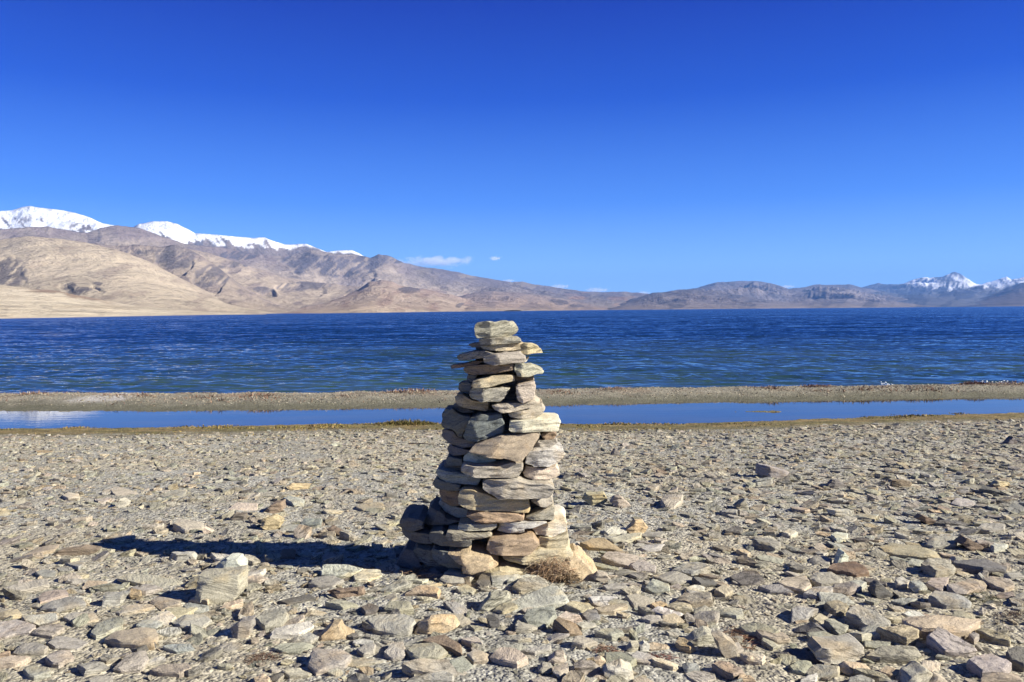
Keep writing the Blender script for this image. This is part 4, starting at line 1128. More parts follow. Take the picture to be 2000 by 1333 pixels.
E|U|n|0|dark brown layered stone left of the shadow's tip|420,1020 480,958 640,938 764,970 740,1000 560,1020
F|U|o|0|orange brick-like stone in the middle beach left of the cairn|648,475 680,448 820,468 804,499 740,505 670,495
F|U|o|0|orange-brown cube-like stone with a shaded right face|448,775 470,708 540,698 604,740 584,805 520,816
F|F|l|.03|flat lavender slab at the foot of the orange-brown cube|578,832 620,768 830,788 834,822 700,844
F|U|n|0|brown wedge with a dark slanting face behind the orange-brown cube|466,676 530,608 610,578 619,652 560,690 500,690
F|F|l|.06|lavender slab with a dark left face right of the brown wedge|618,582 660,568 782,588 764,634 690,639
F|F|c|.03|pale slab left of the brown wedge|178,662 250,618 420,628 404,667 300,674
F|F|t|.04|broad tan-grey slab between the orange cube and the cairn|1178,652 1220,618 1394,608 1404,662 1230,674
F|F|n|.04|brown finger-like slab above the cairn's shadow|958,822 1010,798 1144,870 1110,889 1000,844
F|F|c|.03|cream slab behind the brown finger-like slab|918,682 990,658 1084,665 1064,702 950,704
F|U|d|0|dark low stone left of the cairn's middle|1398,565 1410,518 1504,550 1490,575
F|F|b|.05|blue-grey slab right of the orange-brown cube|748,772 790,738 924,750 904,792 800,794
G|U|y|0|rounded yellow rock right of the cairn's middle|346,575 380,528 522,518 544,570 502,630 420,620
G|U|p|0|grey rock with a dark left face right of the rounded yellow rock|566,596 600,548 642,538 724,622 690,645 620,636
G|U|o|0|ochre lump with a dark left side below the rounded yellow rock|686,806 760,732 824,738 859,790 824,846 720,836
G|F|w|.04|bright white flat slab left of the ochre lump|518,842 560,808 702,813 694,852 560,864
G|F|c|.04|long pale slab below the bright white flat slab|538,900 700,858 812,848 804,887 690,924 600,929
G|F|g|.04|grey slab right of the ochre lump's foot|808,882 850,838 1004,848 964,892
G|F|o|.05|long orange-tan pointed slab right of the cairn's foot|328,942 420,898 512,888 674,980 652,1009 540,984 400,974
G|F|w|.04|white slab right of the long orange-tan pointed slab|798,972 850,943 994,950 964,987 850,994
G|U|d|0|small dark pyramid far back right of the cairn|568,235 600,178 644,220 637,240
G|U|d|0|small dark upright stone by the dry stick's end|186,420 215,362 254,390 249,420
G|U|d|0|small black fin-like stone behind the dry stick|740,350 790,302 794,350
G|U|b|0|pale bluish rock with a black left end far right|1706,378 1730,298 1800,308 1964,360 1924,415 1800,396
G|U|l|0|pale bracket-shaped stone under the pale bluish rock|1640,475 1700,425 1834,408 1836,475 1760,480
G|U|k|0|dark triangular stone standing up in the right middle beach|1526,626 1620,568 1644,652 1600,666
G|F|p|.08|grey-brown block with a black notch right of the yellow rock|958,602 980,568 1134,573 1124,612 1070,654 1010,664
G|F|k|.08|layered greenish block toward the right in the middle beach|1678,912 1720,905 1892,918 1904,972 1860,989 1720,954
G|F|c|.05|pale oval slab left of the layered greenish block's foot|1548,994 1600,978 1664,1010 1640,1039
G|F|d|.05|dark slab left above the layered greenish block|1466,846 1530,798 1604,820 1590,849
G|F|l|.05|long pale bar below the dark triangular stone|1418,662 1560,678 1564,712 1440,694
H|U|d|0|dark green-brown mound far right in the middle beach|446,476 500,418 560,428 624,480 500,490
H|U|n|0|stone with a black left end right of the dark mound|956,476 970,428 1050,422 1134,450 1100,485
H|U|d|0|black pyramid at the far right back|1836,146 1910,88 1944,130 1930,150
H|U|t|0|tan low block at the far right edge of the middle beach|1736,456 1780,428 1890,448 1894,490 1780,480
H|F|d|.05|long black-edged slab at the far right middle beach|1638,512 1660,498 1984,545 1970,560 1760,534
H|U|w|0|white block with a dark left end in the right middle beach|455,650 570,658 644,658 654,692 590,715 470,690
H|F|l|.05|grey fan-like slab at the right middle beach|1428,622 1460,578 1604,608 1644,642 1500,644
H|F|g|.06|large lavender-grey boulder slab near the right edge|1638,832 1660,778 1844,788 1854,832 1740,844
H|U|n|0|dark layered stone behind the long layered tan slab|1156,726 1190,688 1304,740 1314,775 1230,765
H|F|w|.05|white slab with a dark left end toward the right|488,872 530,848 622,858 624,902 540,914
H|F|l|.06|pair-like lavender slab with a square right end|1228,932 1260,888 1474,898 1479,952 1300,964
H|U|n|0|brown leaning block right of the pair-like lavender slab|1486,906 1540,856 1664,940 1652,980 1560,965
H|F|w|.05|whitish stone right of the brown leaning block|1738,962 1800,918 1874,938 1864,972 1770,989
H|F|c|.05|cream slab left of the white slab with a dark end|108,862 160,818 234,850 180,884
H|F|d|.04|pale slab with a black lip behind the lavender pair|1298,772 1420,738 1594,778 1560,794 1380,784
H|F|l|.035|thin lavender slab in the right middle beach|638,722 700,698 864,710 840,744
"""

occupied = []          # (x, y, r) of the stones already placed
named = []             # (px, py, label)
n_b = 0
for row in BEACH.strip().split("\n"):
    k, mode, code, th, lab, out = row.split("|")
    P = tile(k, out)
    th = float(th) * (0.38 if mode == "F" else 1.0)
    seed = 2000 + n_b
    rs = np.random.RandomState(seed)
    if mode == 'U':
        bx, by = P[:, 0].mean(), P[:, 1].max()
        D = 3.0
        for _ in range(12):
            w = on_z([(bx, by)], float(gz(on_y([(bx, by)], D)[0][0], D)))[0]
            D = w[1]
        wid = np.ptp(P[:, 0]) * D / F; hei = np.ptp(P[:, 1]) * D / F
        front = 0.38 * min(wid, hei * 1.2)
        D = D + front * 0.8 - th
        # its top face also shows from above: that much less of the outline is the standing face
        hp = np.ptp(P[:, 1])
        P[:, 1] = by - (by - P[:, 1]) * max(0.5, 1 - 0.85 * F * 1.0 * 0.5 * min(wid, 1.4 * hei) / D ** 2 / hp)
        me, loc = standing_stone("beach_stone", P, D, front, 0.5 * min(wid, 1.4 * hei), rs.uniform(4, 22), 14, code, seed, m=60)
        r = wid * 0.5
        occupied.append((loc[0], D, r))
        o = link("beach_stone", me, MAT_STONE, lab, "stone", "stones strewn over the beach", loc=loc)
    else:
        c = P.mean(0)
        z = 0.3
        for _ in range(10):
            w = on_z([c], z)[0]
            z = float(gz(w[0], w[1])) + 0.5 * th
        W = on_z(P, z)
        ctr = W.mean(0)
        Q = (W - ctr)[:, :2]
        # the outline takes in part of the stone's near side: a little less deep than it seems
        Q[:, 1] *= 0.88
        me = flat_stone("beach_stone", Q, th, code, seed)
        o = link("beach_stone", me, MAT_STONE, lab, "stone", "stones strewn over the beach", loc=(ctr[0], ctr[1], z - 0.5 * th))
        o.rotation_euler = (rs.normal(0.03, 0.05), rs.normal(0, 0.06), 0)
        r = np.sqrt(np.ptp(Q[:, 0]) * np.ptp(Q[:, 1])) * 0.5
        occupied.append((ctr[0], ctr[1], r))
    named.append((P[:, 0].mean(), P[:, 1].mean(), lab))
    n_b += 1

# yellow mound of rock at the right foot of the cairn
P = pts("1094,1120 1110,1099 1130,1093 1152,1109 1182,1140 1176,1154 1140,1157 1112,1153 1096,1140")
me, loc = standing_stone("beach_stone", P, 3.03, 0.03, 0.14, 10, 58, 'y', 4000, m=48, rough=2.4)
link("beach_stone", me, MAT_STONE, "sloping yellow crumbly rock at the cairn's right foot", "stone", "stones strewn over the beach", loc=loc)
named.append((1140, 1120, "sloping yellow crumbly rock at the cairn's right foot"))
occupied.append((loc[0], loc[1], 0.09))
occupied.append((-0.06, 3.36, 0.34))
occ = np.array(occupied)

# ---- the rest of the beach: random slabs; the largest in view become things, the others one mass of stones
rng = np.random.RandomState(11)


def random_foot(r, size, asp):
    n = r.randint(4, 7)
    a = np.sort(np.linspace(0, 2 * np.pi, n, endpoint=False) + r.uniform(-0.42, 0.42, n))
    q = np.stack([np.cos(a), np.sin(a)], 1) * r.uniform(0.75, 1.15, (n, 1))
    q = q * [0.5 * size, 0.5 * size / asp]
    t = r.uniform(0, 2 * np.pi) if r.rand() < 0.45 else r.normal(0, 0.35)
    return q @ np.array([[math.cos(t), math.sin(t)], [-math.sin(t), math.cos(t)]])


def scatter(n, smin, smax, pw, ymax):
    y = np.sqrt(rng.uniform(1.75 ** 2, ymax ** 2, n))
    x = rng.uniform(-0.80, 0.80, n) * y
    s = smin + (smax - smin) * rng.rand(n) ** pw
    return x, y, s


mx, my, ms = scatter(34000, 0.034, 0.13, 1.9, 10.6)
# more and larger stones to the right and near, finer toward the water
dens = (0.55 + 0.45 * sstep(-0.3, 0.6, mx / my)) * (0.42 + 0.58 * sstep(-0.5, 0.35, fbm(mx * 1.1, my * 0.9, 0, 61, 3)))
keep = rng.rand(len(mx)) < dens
keep &= np.interp(mx, *E_N) - my > 0.95 + 0.35 * rng.rand(len(mx))
mx, my, ms = mx[keep], my[keep], ms[keep]
ms = ms * (1 - 0.2 * sstep(3.8, 8.5, my) * (1 - 0.5 * sstep(0.0, 0.5, mx / my)))
order = np.argsort(-ms)
mx, my, ms = mx[order], my[order], ms[order]
ok = np.ones(len(mx), bool)
acc = [tuple(v) for v in occ]
A = np.array(acc)
grid = {}
for (ax, ay, ar) in acc:
    grid.setdefault((int(ax // 0.4), int(ay // 0.4)), []).append((ax, ay, ar))
for i in range(len(mx)):
    gx, gy = int(mx[i] // 0.4), int(my[i] // 0.4)
    hit = False
    for a in (-1, 0, 1):
        for b in (-1, 0, 1):
            for (ax, ay, ar) in grid.get((gx + a, gy + b), ()):
                if math.hypot(ax - mx[i], ay - my[i]) < 0.48 * ar + 0.23 * ms[i]:
                    hit = True
    if hit:
        ok[i] = False
    else:
        grid.setdefault((gx, gy), []).append((mx[i], my[i], 0.5 * ms[i]))
mx, my, ms = mx[ok], my[ok], ms[ok]
mz = gz(mx, my)
mp = project(np.stack([mx, my, mz], 1))
codes = np.array(list('gggggkkkkkkttttpllbwwccckndgt'))
mc = codes[rng.randint(0, len(codes), len(mx))]
vis = (mp[:, 0] > 12) & (mp[:, 0] < 1988) & (mp[:, 1] < 1325)
big = ms * F / my * vis
N_THINGS = 300 - len(named)
top = set(np.argsort(-big)[:N_THINGS].tolist())

used = set()
DIRS = [("right of", 0.0), ("in front and right of", 45.0), ("just in front of", 90.0), ("in front and left of", 135.0), ("left of", 180.0), ("behind and left of", 225.0), ("just behind", 270.0), ("behind and right of", 315.0)]
NA = np.array([(a, b) for a, b, _ in named])


def auto_label(px, py, word):
    d = NA - [px, py]
    dist = np.hypot(d[:, 0], d[:, 1] * 2.2)
    for j in np.argsort(dist):
        ang = math.degrees(math.atan2((py - NA[j, 1]) * 2.2, px - NA[j, 0])) % 360
        name, _ = min(DIRS, key=lambda q: min(abs(q[1] - ang), 360 - abs(q[1] - ang)))
        base = named[j][2]
        w = base.split()
        lab = f"{word} {name} the {base}"
        if len(lab.split()) <= 16 and (j, name) not in used:
            used.add((j, name))
            return lab
    return word


SHAPES = ['slab', 'flat stone', 'chip', 'angular stone']
for i in sorted(top):
    r = np.random.RandomState(6000 + i)
    asp = r.uniform(1.15, 2.1)
    foot = random_foot(r, ms[i], asp)
    th = ms[i] * r.uniform(0.06, 0.19)
    me = flat_stone("beach_stone", foot, th, mc[i], 6000 + i, m=44, bury=0.4)
    word = f"{TONE_WORD[mc[i]]} {SHAPES[r.randint(0, 4) if th / ms[i] < 0.16 else 3]}"
    o = link("beach_stone", me, MAT_STONE, auto_label(mp[i, 0], mp[i, 1], word), "stone", "stones strewn over the beach", loc=(mx[i], my[i], mz[i] - 0.12 * th))
    o.rotation_euler = (r.normal(0.05, 0.12), r.normal(0, 0.14), 0)

# prototypes for the mass of small stones
PROTO = []
for p in range(36):
    r = np.random.RandomState(8000 + p)
    n = 8
    k = r.randint(4, 7)
    a = np.sort(np.linspace(0, 2 * np.pi, k, endpoint=False) + r.uniform(-0.5, 0.5, k))
    q = np.stack([np.cos(a), np.sin(a)], 1) * r.uniform(0.7, 1.2, (k, 1))
    q = resample(q, n)
    rings = []
    for s, z in ((0.92, -0.6), (1.0, 0.6), (0.93, 1.0)):
        j = s * (1 + r.uniform(-0.06, 0.06, n))
        rings.append(np.stack([0.5 * j * q[:, 0], 0.5 * j * q[:, 1], z + r.uniform(-0.2, 0.2, n)], 1))
    V = np.concatenate(rings + [np.array([[0, 0, 1.05 + r.uniform(-0.1, 0.15)]])])
    f = []
    for i in range(2):
        for j in range(n):
            q = (i * n + j, i * n + (j + 1) % n, (i + 1) * n + (j + 1) % n, (i + 1) * n + j)
            f += [(q[0], q[1], q[2]), (q[0], q[2], q[3])]
    for j in range(n):
        f.append((2 * n + j, 2 * n + (j + 1) % n, 3 * n))
    PROTO.append((V, np.array(f)))

rest = np.array([i for i in range(len(mx)) if i not in top])
cx, cy, cs = scatter(46000, 0.008, 0.042, 1.6, 10.8)
kk = (np.interp(cx, *E_N) - cy > 0.85 + 0.45 * rng.rand(len(cx))) & (rng.rand(len(cx)) < (0.5 + 0.5 * sstep(-0.5, 0.4, fbm(cx * 2.0, cy * 1.6, 0, 62, 3))))
cx, cy, cs = cx[kk], cy[kk], cs[kk]
# chips on the bar
bx = rng.uniform(-11, 11, 9000); by = np.interp(bx, *E_C) - np.abs(rng.normal(0, 0.6, 9000)) + 0.1; bs = rng.uniform(0.012, 0.05, 9000)
kb = gz(bx, by) > 0.03
bx, by, bs = bx[kb], by[kb], bs[kb]
ax = np.concatenate([mx[rest], cx, bx]); ay = np.concatenate([my[rest], cy, by]); as_ = np.concatenate([ms[rest], cs, bs])
acode = np.concatenate([mc[rest], codes[rng.randint(0, len(codes), len(cx))], np.array(list('wcctkgpnnop'))[rng.randint(0, 11, len(bx))]])
az_ = gz(ax, ay)
VV, FF, CC = [], [], []
nv = 0
n = len(ax)
pid = rng.randint(0, len(PROTO), n)
asp = rng.uniform(1.0, 2.2, n); thk = 0.05 + 0.16 * rng.rand(n) ** 2
rot = np.where(rng.rand(n) < 0.5, rng.uniform(0, 6.28, n), rng.normal(0, 0.4, n))
tx, ty = rng.normal(0.05, 0.16, n), rng.normal(0, 0.17, n)
tones = (0.5 * np.array([TONE[c] for c in acode]) + 0.48 * np.array([0.29, 0.272, 0.225])) * (1.32, 1.30, 1.17) * rng.uniform(0.78, 1.18, (n, 1)) * rng.uniform(0.96, 1.04, (n, 3))
for p in range(len(PROTO)):
    ix = np.where(pid == p)[0]
    V, Fp = PROTO[p]
    s = as_[ix]
    x = V[None, :, 0] * s[:, None]; y = V[None, :, 1] * (s / asp[ix])[:, None]; z = V[None, :, 2] * (s * thk[ix])[:, None]
    c, q = np.cos(rot[ix])[:, None], np.sin(rot[ix])[:, None]
    X, Y = c * x - q * y, q * x + c * y
    Z = z + X * ty[ix][:, None] + Y * tx[ix][:, None]
    W = np.stack([X + ax[ix][:, None], Y + ay[ix][:, None], Z + az_[ix][:, None]], -1)
    VV.append(W.reshape(-1, 3))
    FF.append((Fp[None] + (np.arange(len(ix)) * len(V))[:, None, None] + nv).reshape(-1, 3))
    CC.append(np.repeat(tones[ix], len(V), 0))
    nv += len(ix) * len(V)
link("small_stones", big_mesh("small_stones", np.concatenate(VV), np.concatenate(FF), np.clip(np.concatenate(CC), 0, 0.74), smooth=False), MAT_STONE,
     "small stones and chips covering the beach", kind="stuff")

# ------------------------------------------------------------------ plants, stems, debris
def blades(name, x, y, z, h, w, tone, lean, seed, label=None, cat=None, kind=None, seg=3, bend=0.6, group=None):
    """many tapering bent strips, one mesh"""
    r = np.random.RandomState(seed)
    n = len(x)
    a = r.uniform(0, 6.283, n)
    la = r.uniform(0, 6.283, n)
    ll = np.abs(r.normal(0, lean, n))
    VV = []
    for k in range(seg + 1):
        t = k / seg
        off = (ll * t + bend * ll * t * t) * h
        cx = x + np.cos(la) * off; cy = y + np.sin(la) * off
        cz = z + h * (t - 0.35 * ll.clip(0, 1.5) * t * t)
        ww = w * (1 - 0.85 * t) * 0.5
        VV.append(np.stack([cx - np.cos(a) * ww, cy - np.sin(a) * ww, cz], 1))
        VV.append(np.stack([cx + np.cos(a) * ww, cy + np.sin(a) * ww, cz], 1))
    V = np.stack(VV, 1).reshape(-1, 3)
    m = 2 * (seg + 1)
    f = np.array([(2 * k, 2 * k + 1, 2 * k + 3, 2 * k + 2) for k in range(seg)])
    Fa = (f[None] + (np.arange(n) * m)[:, None, None]).reshape(-1, 4)
    return link(name, big_mesh(name, V, Fa, np.repeat(tone, m, 0)), MAT_BLADE, label, cat, group, kind)


def tones(n, seed, *cols):
    r = np.random.RandomState(seed)
    c = np.array(cols)[r.randint(0, len(cols), n)]
    return c * r.uniform(0.7, 1.25, (n, 1))


# algae and sedge along the pool's near edge
r = np.random.RandomState(51)
n = 26000
x = r.uniform(-9, 9.5, n)
yn = np.interp(x, *E_N)
y = yn - r.exponential(0.45, n) + 0.12
clump = fbm(x * 2.1, y * 3.5, 0, 66, 4)
k = (clump > r.uniform(-0.35, 0.25, n)) & (gz(x, y) > -0.02)
x, y, clump = x[k], y[k], clump[k]
h = r.uniform(0.005, 0.018, len(x)) * (0.5 + 1.4 * sstep(0, 0.6, clump))
blades("algae_fringe", x, y, gz(x, y) - 0.002, h, h * 0.9, tones(len(x), 52, (0.22, 0.185, 0.06), (0.30, 0.22, 0.08), (0.16, 0.15, 0.055), (0.26, 0.17, 0.075)), 0.8, 53, "olive and rust algae fringe along the pool", kind="stuff")

# dead weed and stems thrown up along the bar
n = 20000
x = r.uniform(-10, 10.5, n)
yc = np.interp(x, *E_C)
y = yc + r.normal(-0.28, 0.3, n)
d = fbm(x * 1.1, y * 3.0, 0, 67, 4)
k = (d > r.uniform(-0.25, 0.5, n)) & (y < yc + 0.12) & (y > yc - 1.1)
x, y, d = x[k], y[k], d[k]
h = r.uniform(0.014, 0.05, len(x)) * (0.7 + 0.9 * sstep(0.1, 0.6, d))
blades("shore_debris", x, y, gz(x, y) - 0.004, h, h * 0.35, tones(len(x), 54, (0.24, 0.14, 0.09), (0.30, 0.20, 0.13), (0.17, 0.10, 0.07), (0.42, 0.36, 0.27)), 1.3, 55, "dead reddish weed washed along the bar", kind="stuff")

# short dry stems between the stones
n = 9000
y = np.sqrt(r.uniform(1.8 ** 2, 7.5 ** 2, n)); x = r.uniform(-0.78, 0.78, n) * y
k = fbm(x * 2.4, y * 2.4, 0, 68, 3) > r.uniform(-0.1, 0.5, n)
x, y = x[k], y[k]
h = r.uniform(0.006, 0.022, len(x))
blades("dry_grass", x, y, gz(x, y) - 0.001, h, h * 0.16 + 0.0008, tones(len(x), 56, (0.46, 0.39, 0.26), (0.36, 0.29, 0.18), (0.25, 0.18, 0.11), (0.50, 0.45, 0.33)), 1.0, 57, "short dry grass stems between the stones", kind="stuff")


def strands(name, cx, cy, rx, ry, hgt, n, rad, cols, seed, label, cat, group=None, wig=0.03):
    """a mat of thin curling round stems heaped into a low mound"""
    r = np.random.RandomState(seed)
    VV, FF, CC = [], [], []
    nv = 0
    for i in range(n):
        a, q = r.uniform(0, 6.283), math.sqrt(r.rand())
        px, py = cx + rx * q * math.cos(a), cy + ry * q * math.sin(a)
        top = hgt * (1 - q ** 2) * r.uniform(0.35, 1.05)
        m = 9
        t = np.linspace(0, 1, m)
        L = r.uniform(0.4, 1.0) * max(rx, ry) * 0.9
        d = r.uniform(0, 6.283)
        x = px + L * (t - 0.5) * math.cos(d) + wig * vn(t * 3.2, i * 1.7, 0, seed)
        y = py + L * (t - 0.5) * math.sin(d) + wig * vn(t * 3.2, i * 1.7, 9, seed)
        z = gz(x, y) + np.maximum(top * (1 - (2 * t - 1) ** 2 * 0.8) + wig * 0.7 * vn(t * 3.4, i * 2.3, 5, seed), 0.001)
        rr = rad * r.uniform(0.6, 1.4)
        ring = np.array([(0, 1), (0.87, -0.5), (-0.87, -0.5)])
        nx, ny = -math.sin(d), math.cos(d)
        P = np.stack([x, y, z], 1)
        V = (P[:, None, :] + rr * (ring[None, :, 0:1] * np.array([nx, ny, 0]) + ring[None, :, 1:2] * np.array([0, 0, 1]))).reshape(-1, 3)
        f = [(b * 3 + s, b * 3 + (s + 1) % 3, b * 3 + 3 + (s + 1) % 3, b * 3 + 3 + s) for b in range(m - 1) for s in range(3)]
        VV.append(V); FF.append(np.array(f) + nv); nv += len(V)
        CC.append(np.repeat(np.array(cols)[r.randint(0, len(cols))][None] * r.uniform(0.6, 1.3), len(V), 0))
    return link(name, big_mesh(name, np.concatenate(VV), np.concatenate(FF), np.concatenate(CC)), MAT_BLADE, label, cat, group)


def gp(px, py):
    z = 0.3
    for _ in range(10):
        w = on_z([(px, py)], z)[0]
        z = float(gz(w[0], w[1]))
    return w[0], w[1]


BR2 = [(0.30, 0.20, 0.12), (0.42, 0.30, 0.19), (0.22, 0.14, 0.08), (0.50, 0.40, 0.26)]
BR = [(0.20, 0.12, 0.07), (0.27, 0.18, 0.11), (0.13, 0.08, 0.05), (0.36, 0.26, 0.16)]
x, y = gp(1076, 1128)
strands("dry_root_tuft", x, y - 0.01, 0.095, 0.05, 0.085, 420, 0.0008, [(0.40, 0.27, 0.16), (0.52, 0.38, 0.24), (0.28, 0.18, 0.10), (0.58, 0.46, 0.30)], 71, "tangled brown dry roots heaped against the cairn's right foot", "dead plant")
x, y = gp(1112, 1136)
strands("dry_root_tuft", x, y, 0.035, 0.03, 0.03, 80, 0.0008, [(0.20, 0.14, 0.08), (0.30, 0.22, 0.13)], 72, "small dark root tuft in front of the sloping yellow rock", "dead plant")
x, y = gp(848, 1120)
strands("dry_root_tuft", x, y, 0.10, 0.05, 0.018, 130, 0.0009, BR, 73, "flat straggly brown stems at the cairn's front left", "dead plant")
for i, (px, py, rx, hh, cols, lab) in enumerate([
        (1440, 1258, 0.06, 0.022, [(0.22, 0.10, 0.07), (0.30, 0.16, 0.10), (0.36, 0.28, 0.18)], "reddish low plant below the triangular standing stone"),
        (1290, 1288, 0.035, 0.02, [(0.20, 0.08, 0.07), (0.26, 0.13, 0.09)], "small red plant right of the big white cracked rock"),
        (1185, 1272, 0.03, 0.025, [(0.22, 0.12, 0.09), (0.28, 0.19, 0.12)], "reddish-brown tuft behind the big white cracked rock"),
        (1910, 1168, 0.06, 0.022, [(0.10, 0.12, 0.06), (0.15, 0.15, 0.08), (0.25, 0.22, 0.13)], "dull green cushion plant right of the dark slate slab"),
        (1455, 1236, 0.05, 0.02, [(0.20, 0.12, 0.08), (0.28, 0.2, 0.13)], "brownish plant mat by the grey-white ridged stone"),
        (1985, 1205, 0.05, 0.025, [(0.12, 0.09, 0.08), (0.2, 0.14, 0.1)], "dark brown plant mat at the right edge of the beach"),
        (515, 1288, 0.04, 0.02, [(0.12, 0.08, 0.06), (0.2, 0.13, 0.09)], "dark dry tuft left of the large pale lavender slab"),
        (1175, 1180, 0.04, 0.012, [(0.33, 0.25, 0.15), (0.24, 0.16, 0.1)], "sparse dry sprig below the sloping yellow rock")]):
    x, y = gp(px, py)
    strands("cushion_plant", x, y, rx * 1.3, rx, hh * 0.5, 70, 0.0006, cols, 80 + i, lab, "plant", "low dry plants among the stones", wig=0.012)

# dark olive weed clumps at the pool's edge
for i, (px, py, rx, hh, nn, lab) in enumerate([(795, 829, 0.42, 0.085, 1500, "dark olive weed clump at the pool's edge left of the cairn"),
                                             (1270, 752, 0.3, 0.08, 420, "reddish weed clump on the bar right of the cairn"),
                                             (1347, 760, 0.16, 0.14, 300, "small dark red weed heap standing on the bar's crest"),
                                             (1185, 761, 0.35, 0.07, 420, "low reddish weed heap on the bar near the cairn"),
                                             (640, 771, 0.5, 0.10, 600, "wide reddish weed heap on the bar left of the cairn"),
                                             (352, 768, 0.3, 0.09, 380, "small weed heap on the bar by the pale wet patch")]):
    x0, y0 = gp(px, py)
    if i:
        y0 = float(np.interp(x0, *E_C)) - 0.15
    rr = np.random.RandomState(90 + i)
    q = np.sqrt(rr.rand(nn)); a = rr.uniform(0, 6.283, nn)
    x = x0 + rx * q * np.cos(a); y = y0 + rx * 0.4 * q * np.sin(a)
    h = hh * (1 - 0.75 * q ** 2) * rr.uniform(0.4, 1.1, nn)
    cols = ((0.085, 0.08, 0.025), (0.14, 0.12, 0.035), (0.20, 0.15, 0.05)) if i == 0 else ((0.20, 0.10, 0.07), (0.14, 0.08, 0.06), (0.27, 0.17, 0.11))
    blades("weed_clump", x, y, gz(x, y) - 0.004, h, h * 0.2 + 0.003, tones(nn, 95 + i, *cols), 0.8, 96 + i, lab, "weed clump", group="weed clumps along the water")


# dry stick lying right of the cairn
def stick(name, p0, p1, rad, tone, label, cat, seed):
    a, b = np.array([*gp(*p0), 0.0]), np.array([*gp(*p1), 0.0])
    m, s = 24, 7
    t = np.linspace(0, 1, m)
    P = a + (b - a) * t[:, None]
    P[:, 0] += 0.008 * vn(t * 4, 1, 0, seed); P[:, 1] += 0.01 * vn(t * 4, 2, 0, seed)
    P[:, 2] = gz(P[:, 0], P[:, 1]) + rad * 1.2 + 0.012 * np.sin(np.pi * t)
    an = np.linspace(0, 6.283, s, endpoint=False)
    d = (b - a) / np.linalg.norm(b - a)
    nx = np.array([-d[1], d[0], 0])
    rr = rad * (1 - 0.55 * t) * (1 + 0.15 * vn(t * 9, 3, 0, seed))
    rings = P[:, None, :] + rr[:, None, None] * (np.cos(an)[None, :, None] * nx + np.sin(an)[None, :, None] * np.array([0, 0, 1]))
    o = P.mean(0)
    me = rings_mesh(name, rings - o, P[0] - o, P[-1] - o, tone, 40)
    return link(name, me, MAT_BLADE, label, cat, loc=tuple(o))


stick("dry_stick", (1086, 930), (1152, 939), 0.006, (0.36, 0.28, 0.2), "thin dry stick lying on the stones right of the cairn", "stick", 5)
stick("dry_stick", (800, 868), (860, 873), 0.006, (0.16, 0.12, 0.09), "dark thin stick lying far back left of the cairn", "stick", 6)

# white water breaking on the bar at the right
mf, nt, b = new_mat("foam", 0.6, 0.3)
b.inputs["Base Color"].default_value = (0.85, 0.88, 0.9, 1)
VV, FF, nv = [], [], 0
r = np.random.RandomState(33)
for px, py, w in ((1734, 751, 0.10), (1928, 750, 0.06), (1958, 749, 0.08)):
    yl = float(np.interp((px - 1000) / F * 14.3, *E_C)) + 0.42
    c = on_y([(px, py)], yl)[0]
    for i in range(16):
        p = np.array([c[0] + r.uniform(-w, w), yl + r.uniform(-0.1, 0.1), 0.05 + r.uniform(0.0, 0.075)])
        s = r.uniform(0.006, 0.014)
        d = r.normal(0, 1, (6, 3)); d /= np.linalg.norm(d, axis=1)[:, None]
        base = np.array([(1, 0, 0), (-1, 0, 0), (0, 1, 0), (0, -1, 0), (0, 0, 1), (0, 0, -1)]) * [1.9, 1, 0.7]
        VV.append(p + s * (base + 0.3 * d))
        FF.append(np.array([(0, 2, 4), (2, 1, 4), (1, 3, 4), (3, 0, 4), (2, 0, 5), (1, 2, 5), (3, 1, 5), (0, 3, 5)]) + nv)
        nv += 6
link("foam", big_mesh("foam", np.concatenate(VV), np.concatenate(FF)), mf, "white foam of wavelets breaking on the bar", kind="stuff")

# low dark shoal off the far shore
mountain("far_shoal", [(984, 608), (990, 606.4), (1000, 605.6), (1010, 605.5), (1016, 606.3), (1020, 608)], [(980, 1000), (1030, 1000)], [(980, 1080), (1030, 1080)], 984, 1020, 40, 12, 0.7, 0.1, 30, col_hill((0.07, 0.06, 0.06), (0.05, 0.05, 0.05), 120), 21, jag=0.2)

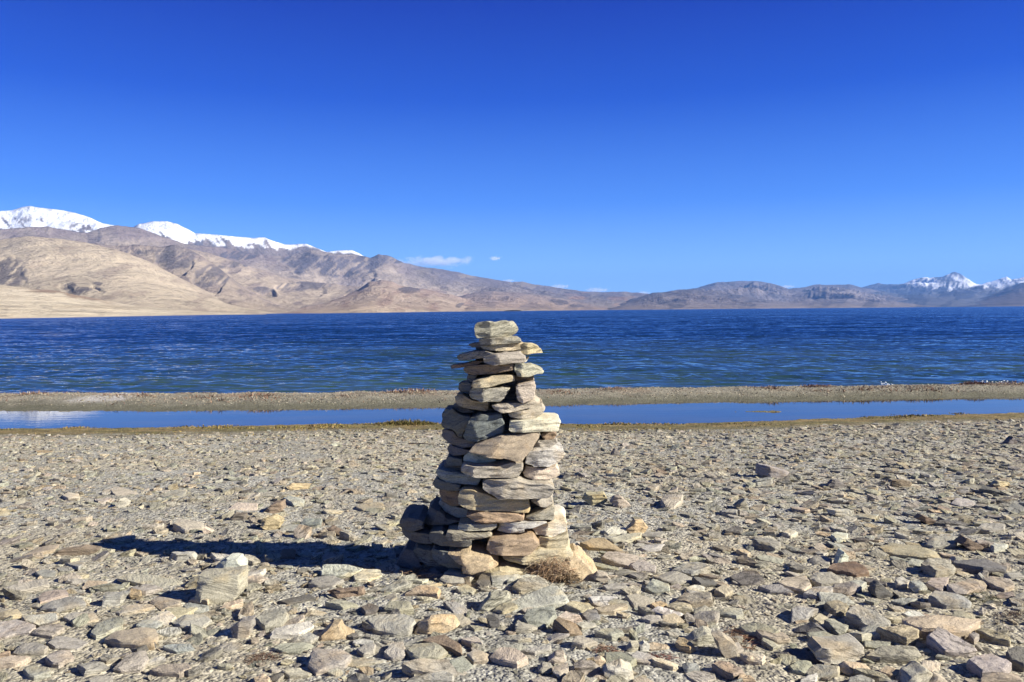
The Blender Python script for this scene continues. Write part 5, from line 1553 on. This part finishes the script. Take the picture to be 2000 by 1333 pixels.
# ------------------------------------------------------------------ clouds, far beyond the mountains
def cloud_material(dens):
    m = bpy.data.materials.new("cloud_vapour")
    m.use_nodes = True
    nt = m.node_tree
    nt.nodes.remove(nt.nodes["Principled BSDF"])
    out = nt.nodes["Material Output"]
    pv = nt.nodes.new("ShaderNodeVolumePrincipled")
    pv.inputs["Color"].default_value = (1, 1, 1, 1)
    pv.inputs["Anisotropy"].default_value = 0.2
    nt.links.new(pv.outputs[0], out.inputs["Volume"])
    tc = nt.nodes.new("ShaderNodeTexCoord")
    ln = node(nt, "ShaderNodeVectorMath", operation='LENGTH')
    nt.links.new(tc.outputs["Object"], ln.inputs[0])
    oi = nt.nodes.new("ShaderNodeObjectInfo")
    no = node(nt, "ShaderNodeTexNoise", Scale=1.7, Detail=5.0, Roughness=0.6)
    mp = nt.nodes.new("ShaderNodeMapping")
    mp.inputs["Scale"].default_value = (2.6, 1.0, 0.9)
    nt.links.new(tc.outputs["Object"], mp.inputs["Vector"])
    nt.links.new(oi.outputs["Random"], mp.inputs["Location"])
    nt.links.new(mp.outputs[0], no.inputs["Vector"])
    a = node(nt, "ShaderNodeMath", operation='MULTIPLY_ADD')        # noise*1.9 - (r + 0.35)
    nt.links.new(no.outputs["Fac"], a.inputs[0]); a.inputs[1].default_value = 1.9
    s = node(nt, "ShaderNodeMath", operation='MULTIPLY_ADD')
    nt.links.new(ln.outputs["Value"], s.inputs[0]); s.inputs[1].default_value = -1.0; s.inputs[2].default_value = -0.28
    nt.links.new(s.outputs[0], a.inputs[2])
    d = node(nt, "ShaderNodeMath", operation='MULTIPLY', use_clamp=False)
    cl = node(nt, "ShaderNodeMath", operation='MAXIMUM'); cl.inputs[1].default_value = 0.0
    nt.links.new(a.outputs[0], cl.inputs[0])
    nt.links.new(cl.outputs[0], d.inputs[0]); d.inputs[1].default_value = dens
    nt.links.new(d.outputs[0], pv.inputs["Density"])
    return m


CM = cloud_material(0.015)
CD = 17000.0
for px, py, hw, hh, lab in [(852, 511, 98, 17, "long thin white cloud above the brown mountain ridge"), (967, 505, 16, 6, "small separate white wisp right of the long cloud"),
                            (993, 549, 16, 5, "small cloud puff just above the descending ridge"), (1093, 560, 26, 7, "white cloud puff rising behind the low ridge"),
                            (1165, 567, 32, 8, "wider white cloud puff low behind the far hills"), (1258, 573, 16, 6, "tiny white cloud puff in the lowest dip of the hills"),
                            (1538, 560, 14, 5, "faint cloud puff beside the rounded far hill")]:
    c = on_y([(px, py)], CD)[0]
    sx, sz = hw / F * CD, hh / F * CD
    V = np.array([(a, b, c_) for a in (-1, 1) for b in (-1, 1) for c_ in (-1, 1)], float)
    me = big_mesh("cloud", V, np.array([(0, 1, 3, 2), (4, 6, 7, 5), (0, 4, 5, 1), (2, 3, 7, 6), (0, 2, 6, 4), (1, 5, 7, 3)]), smooth=False)
    o = link("cloud", me, CM, lab, "cloud", "small clouds over the far ridges", loc=tuple(c))
    o.scale = (sx, 420.0, sz)

# ------------------------------------------------------------------ the air between here and the mountains
hm = bpy.data.materials.new("haze_air")
hm.use_nodes = True
nt = hm.node_tree
nt.nodes.remove(nt.nodes["Principled BSDF"])
pv = nt.nodes.new("ShaderNodeVolumePrincipled")
pv.inputs["Color"].default_value = (0.22, 0.47, 1.0, 1)
pv.inputs["Density"].default_value = 8e-5
pv.inputs["Anisotropy"].default_value = 0.0
nt.links.new(pv.outputs[0], nt.nodes["Material Output"].inputs["Volume"])
lo, hi = np.array([-11600.0, -11600.0, -4.2]), np.array([11600.0, 11600.0, 470.0])
V = np.array([[(lo, hi)[a][0], (lo, hi)[b][1], (lo, hi)[c][2]] for a in (0, 1) for b in (0, 1) for c in (0, 1)])
me = big_mesh("haze", V, np.array([(0, 1, 3, 2), (4, 6, 7, 5), (0, 4, 5, 1), (2, 3, 7, 6), (0, 2, 6, 4), (1, 5, 7, 3)]), smooth=False)
link("haze", me, hm, kind="stuff")
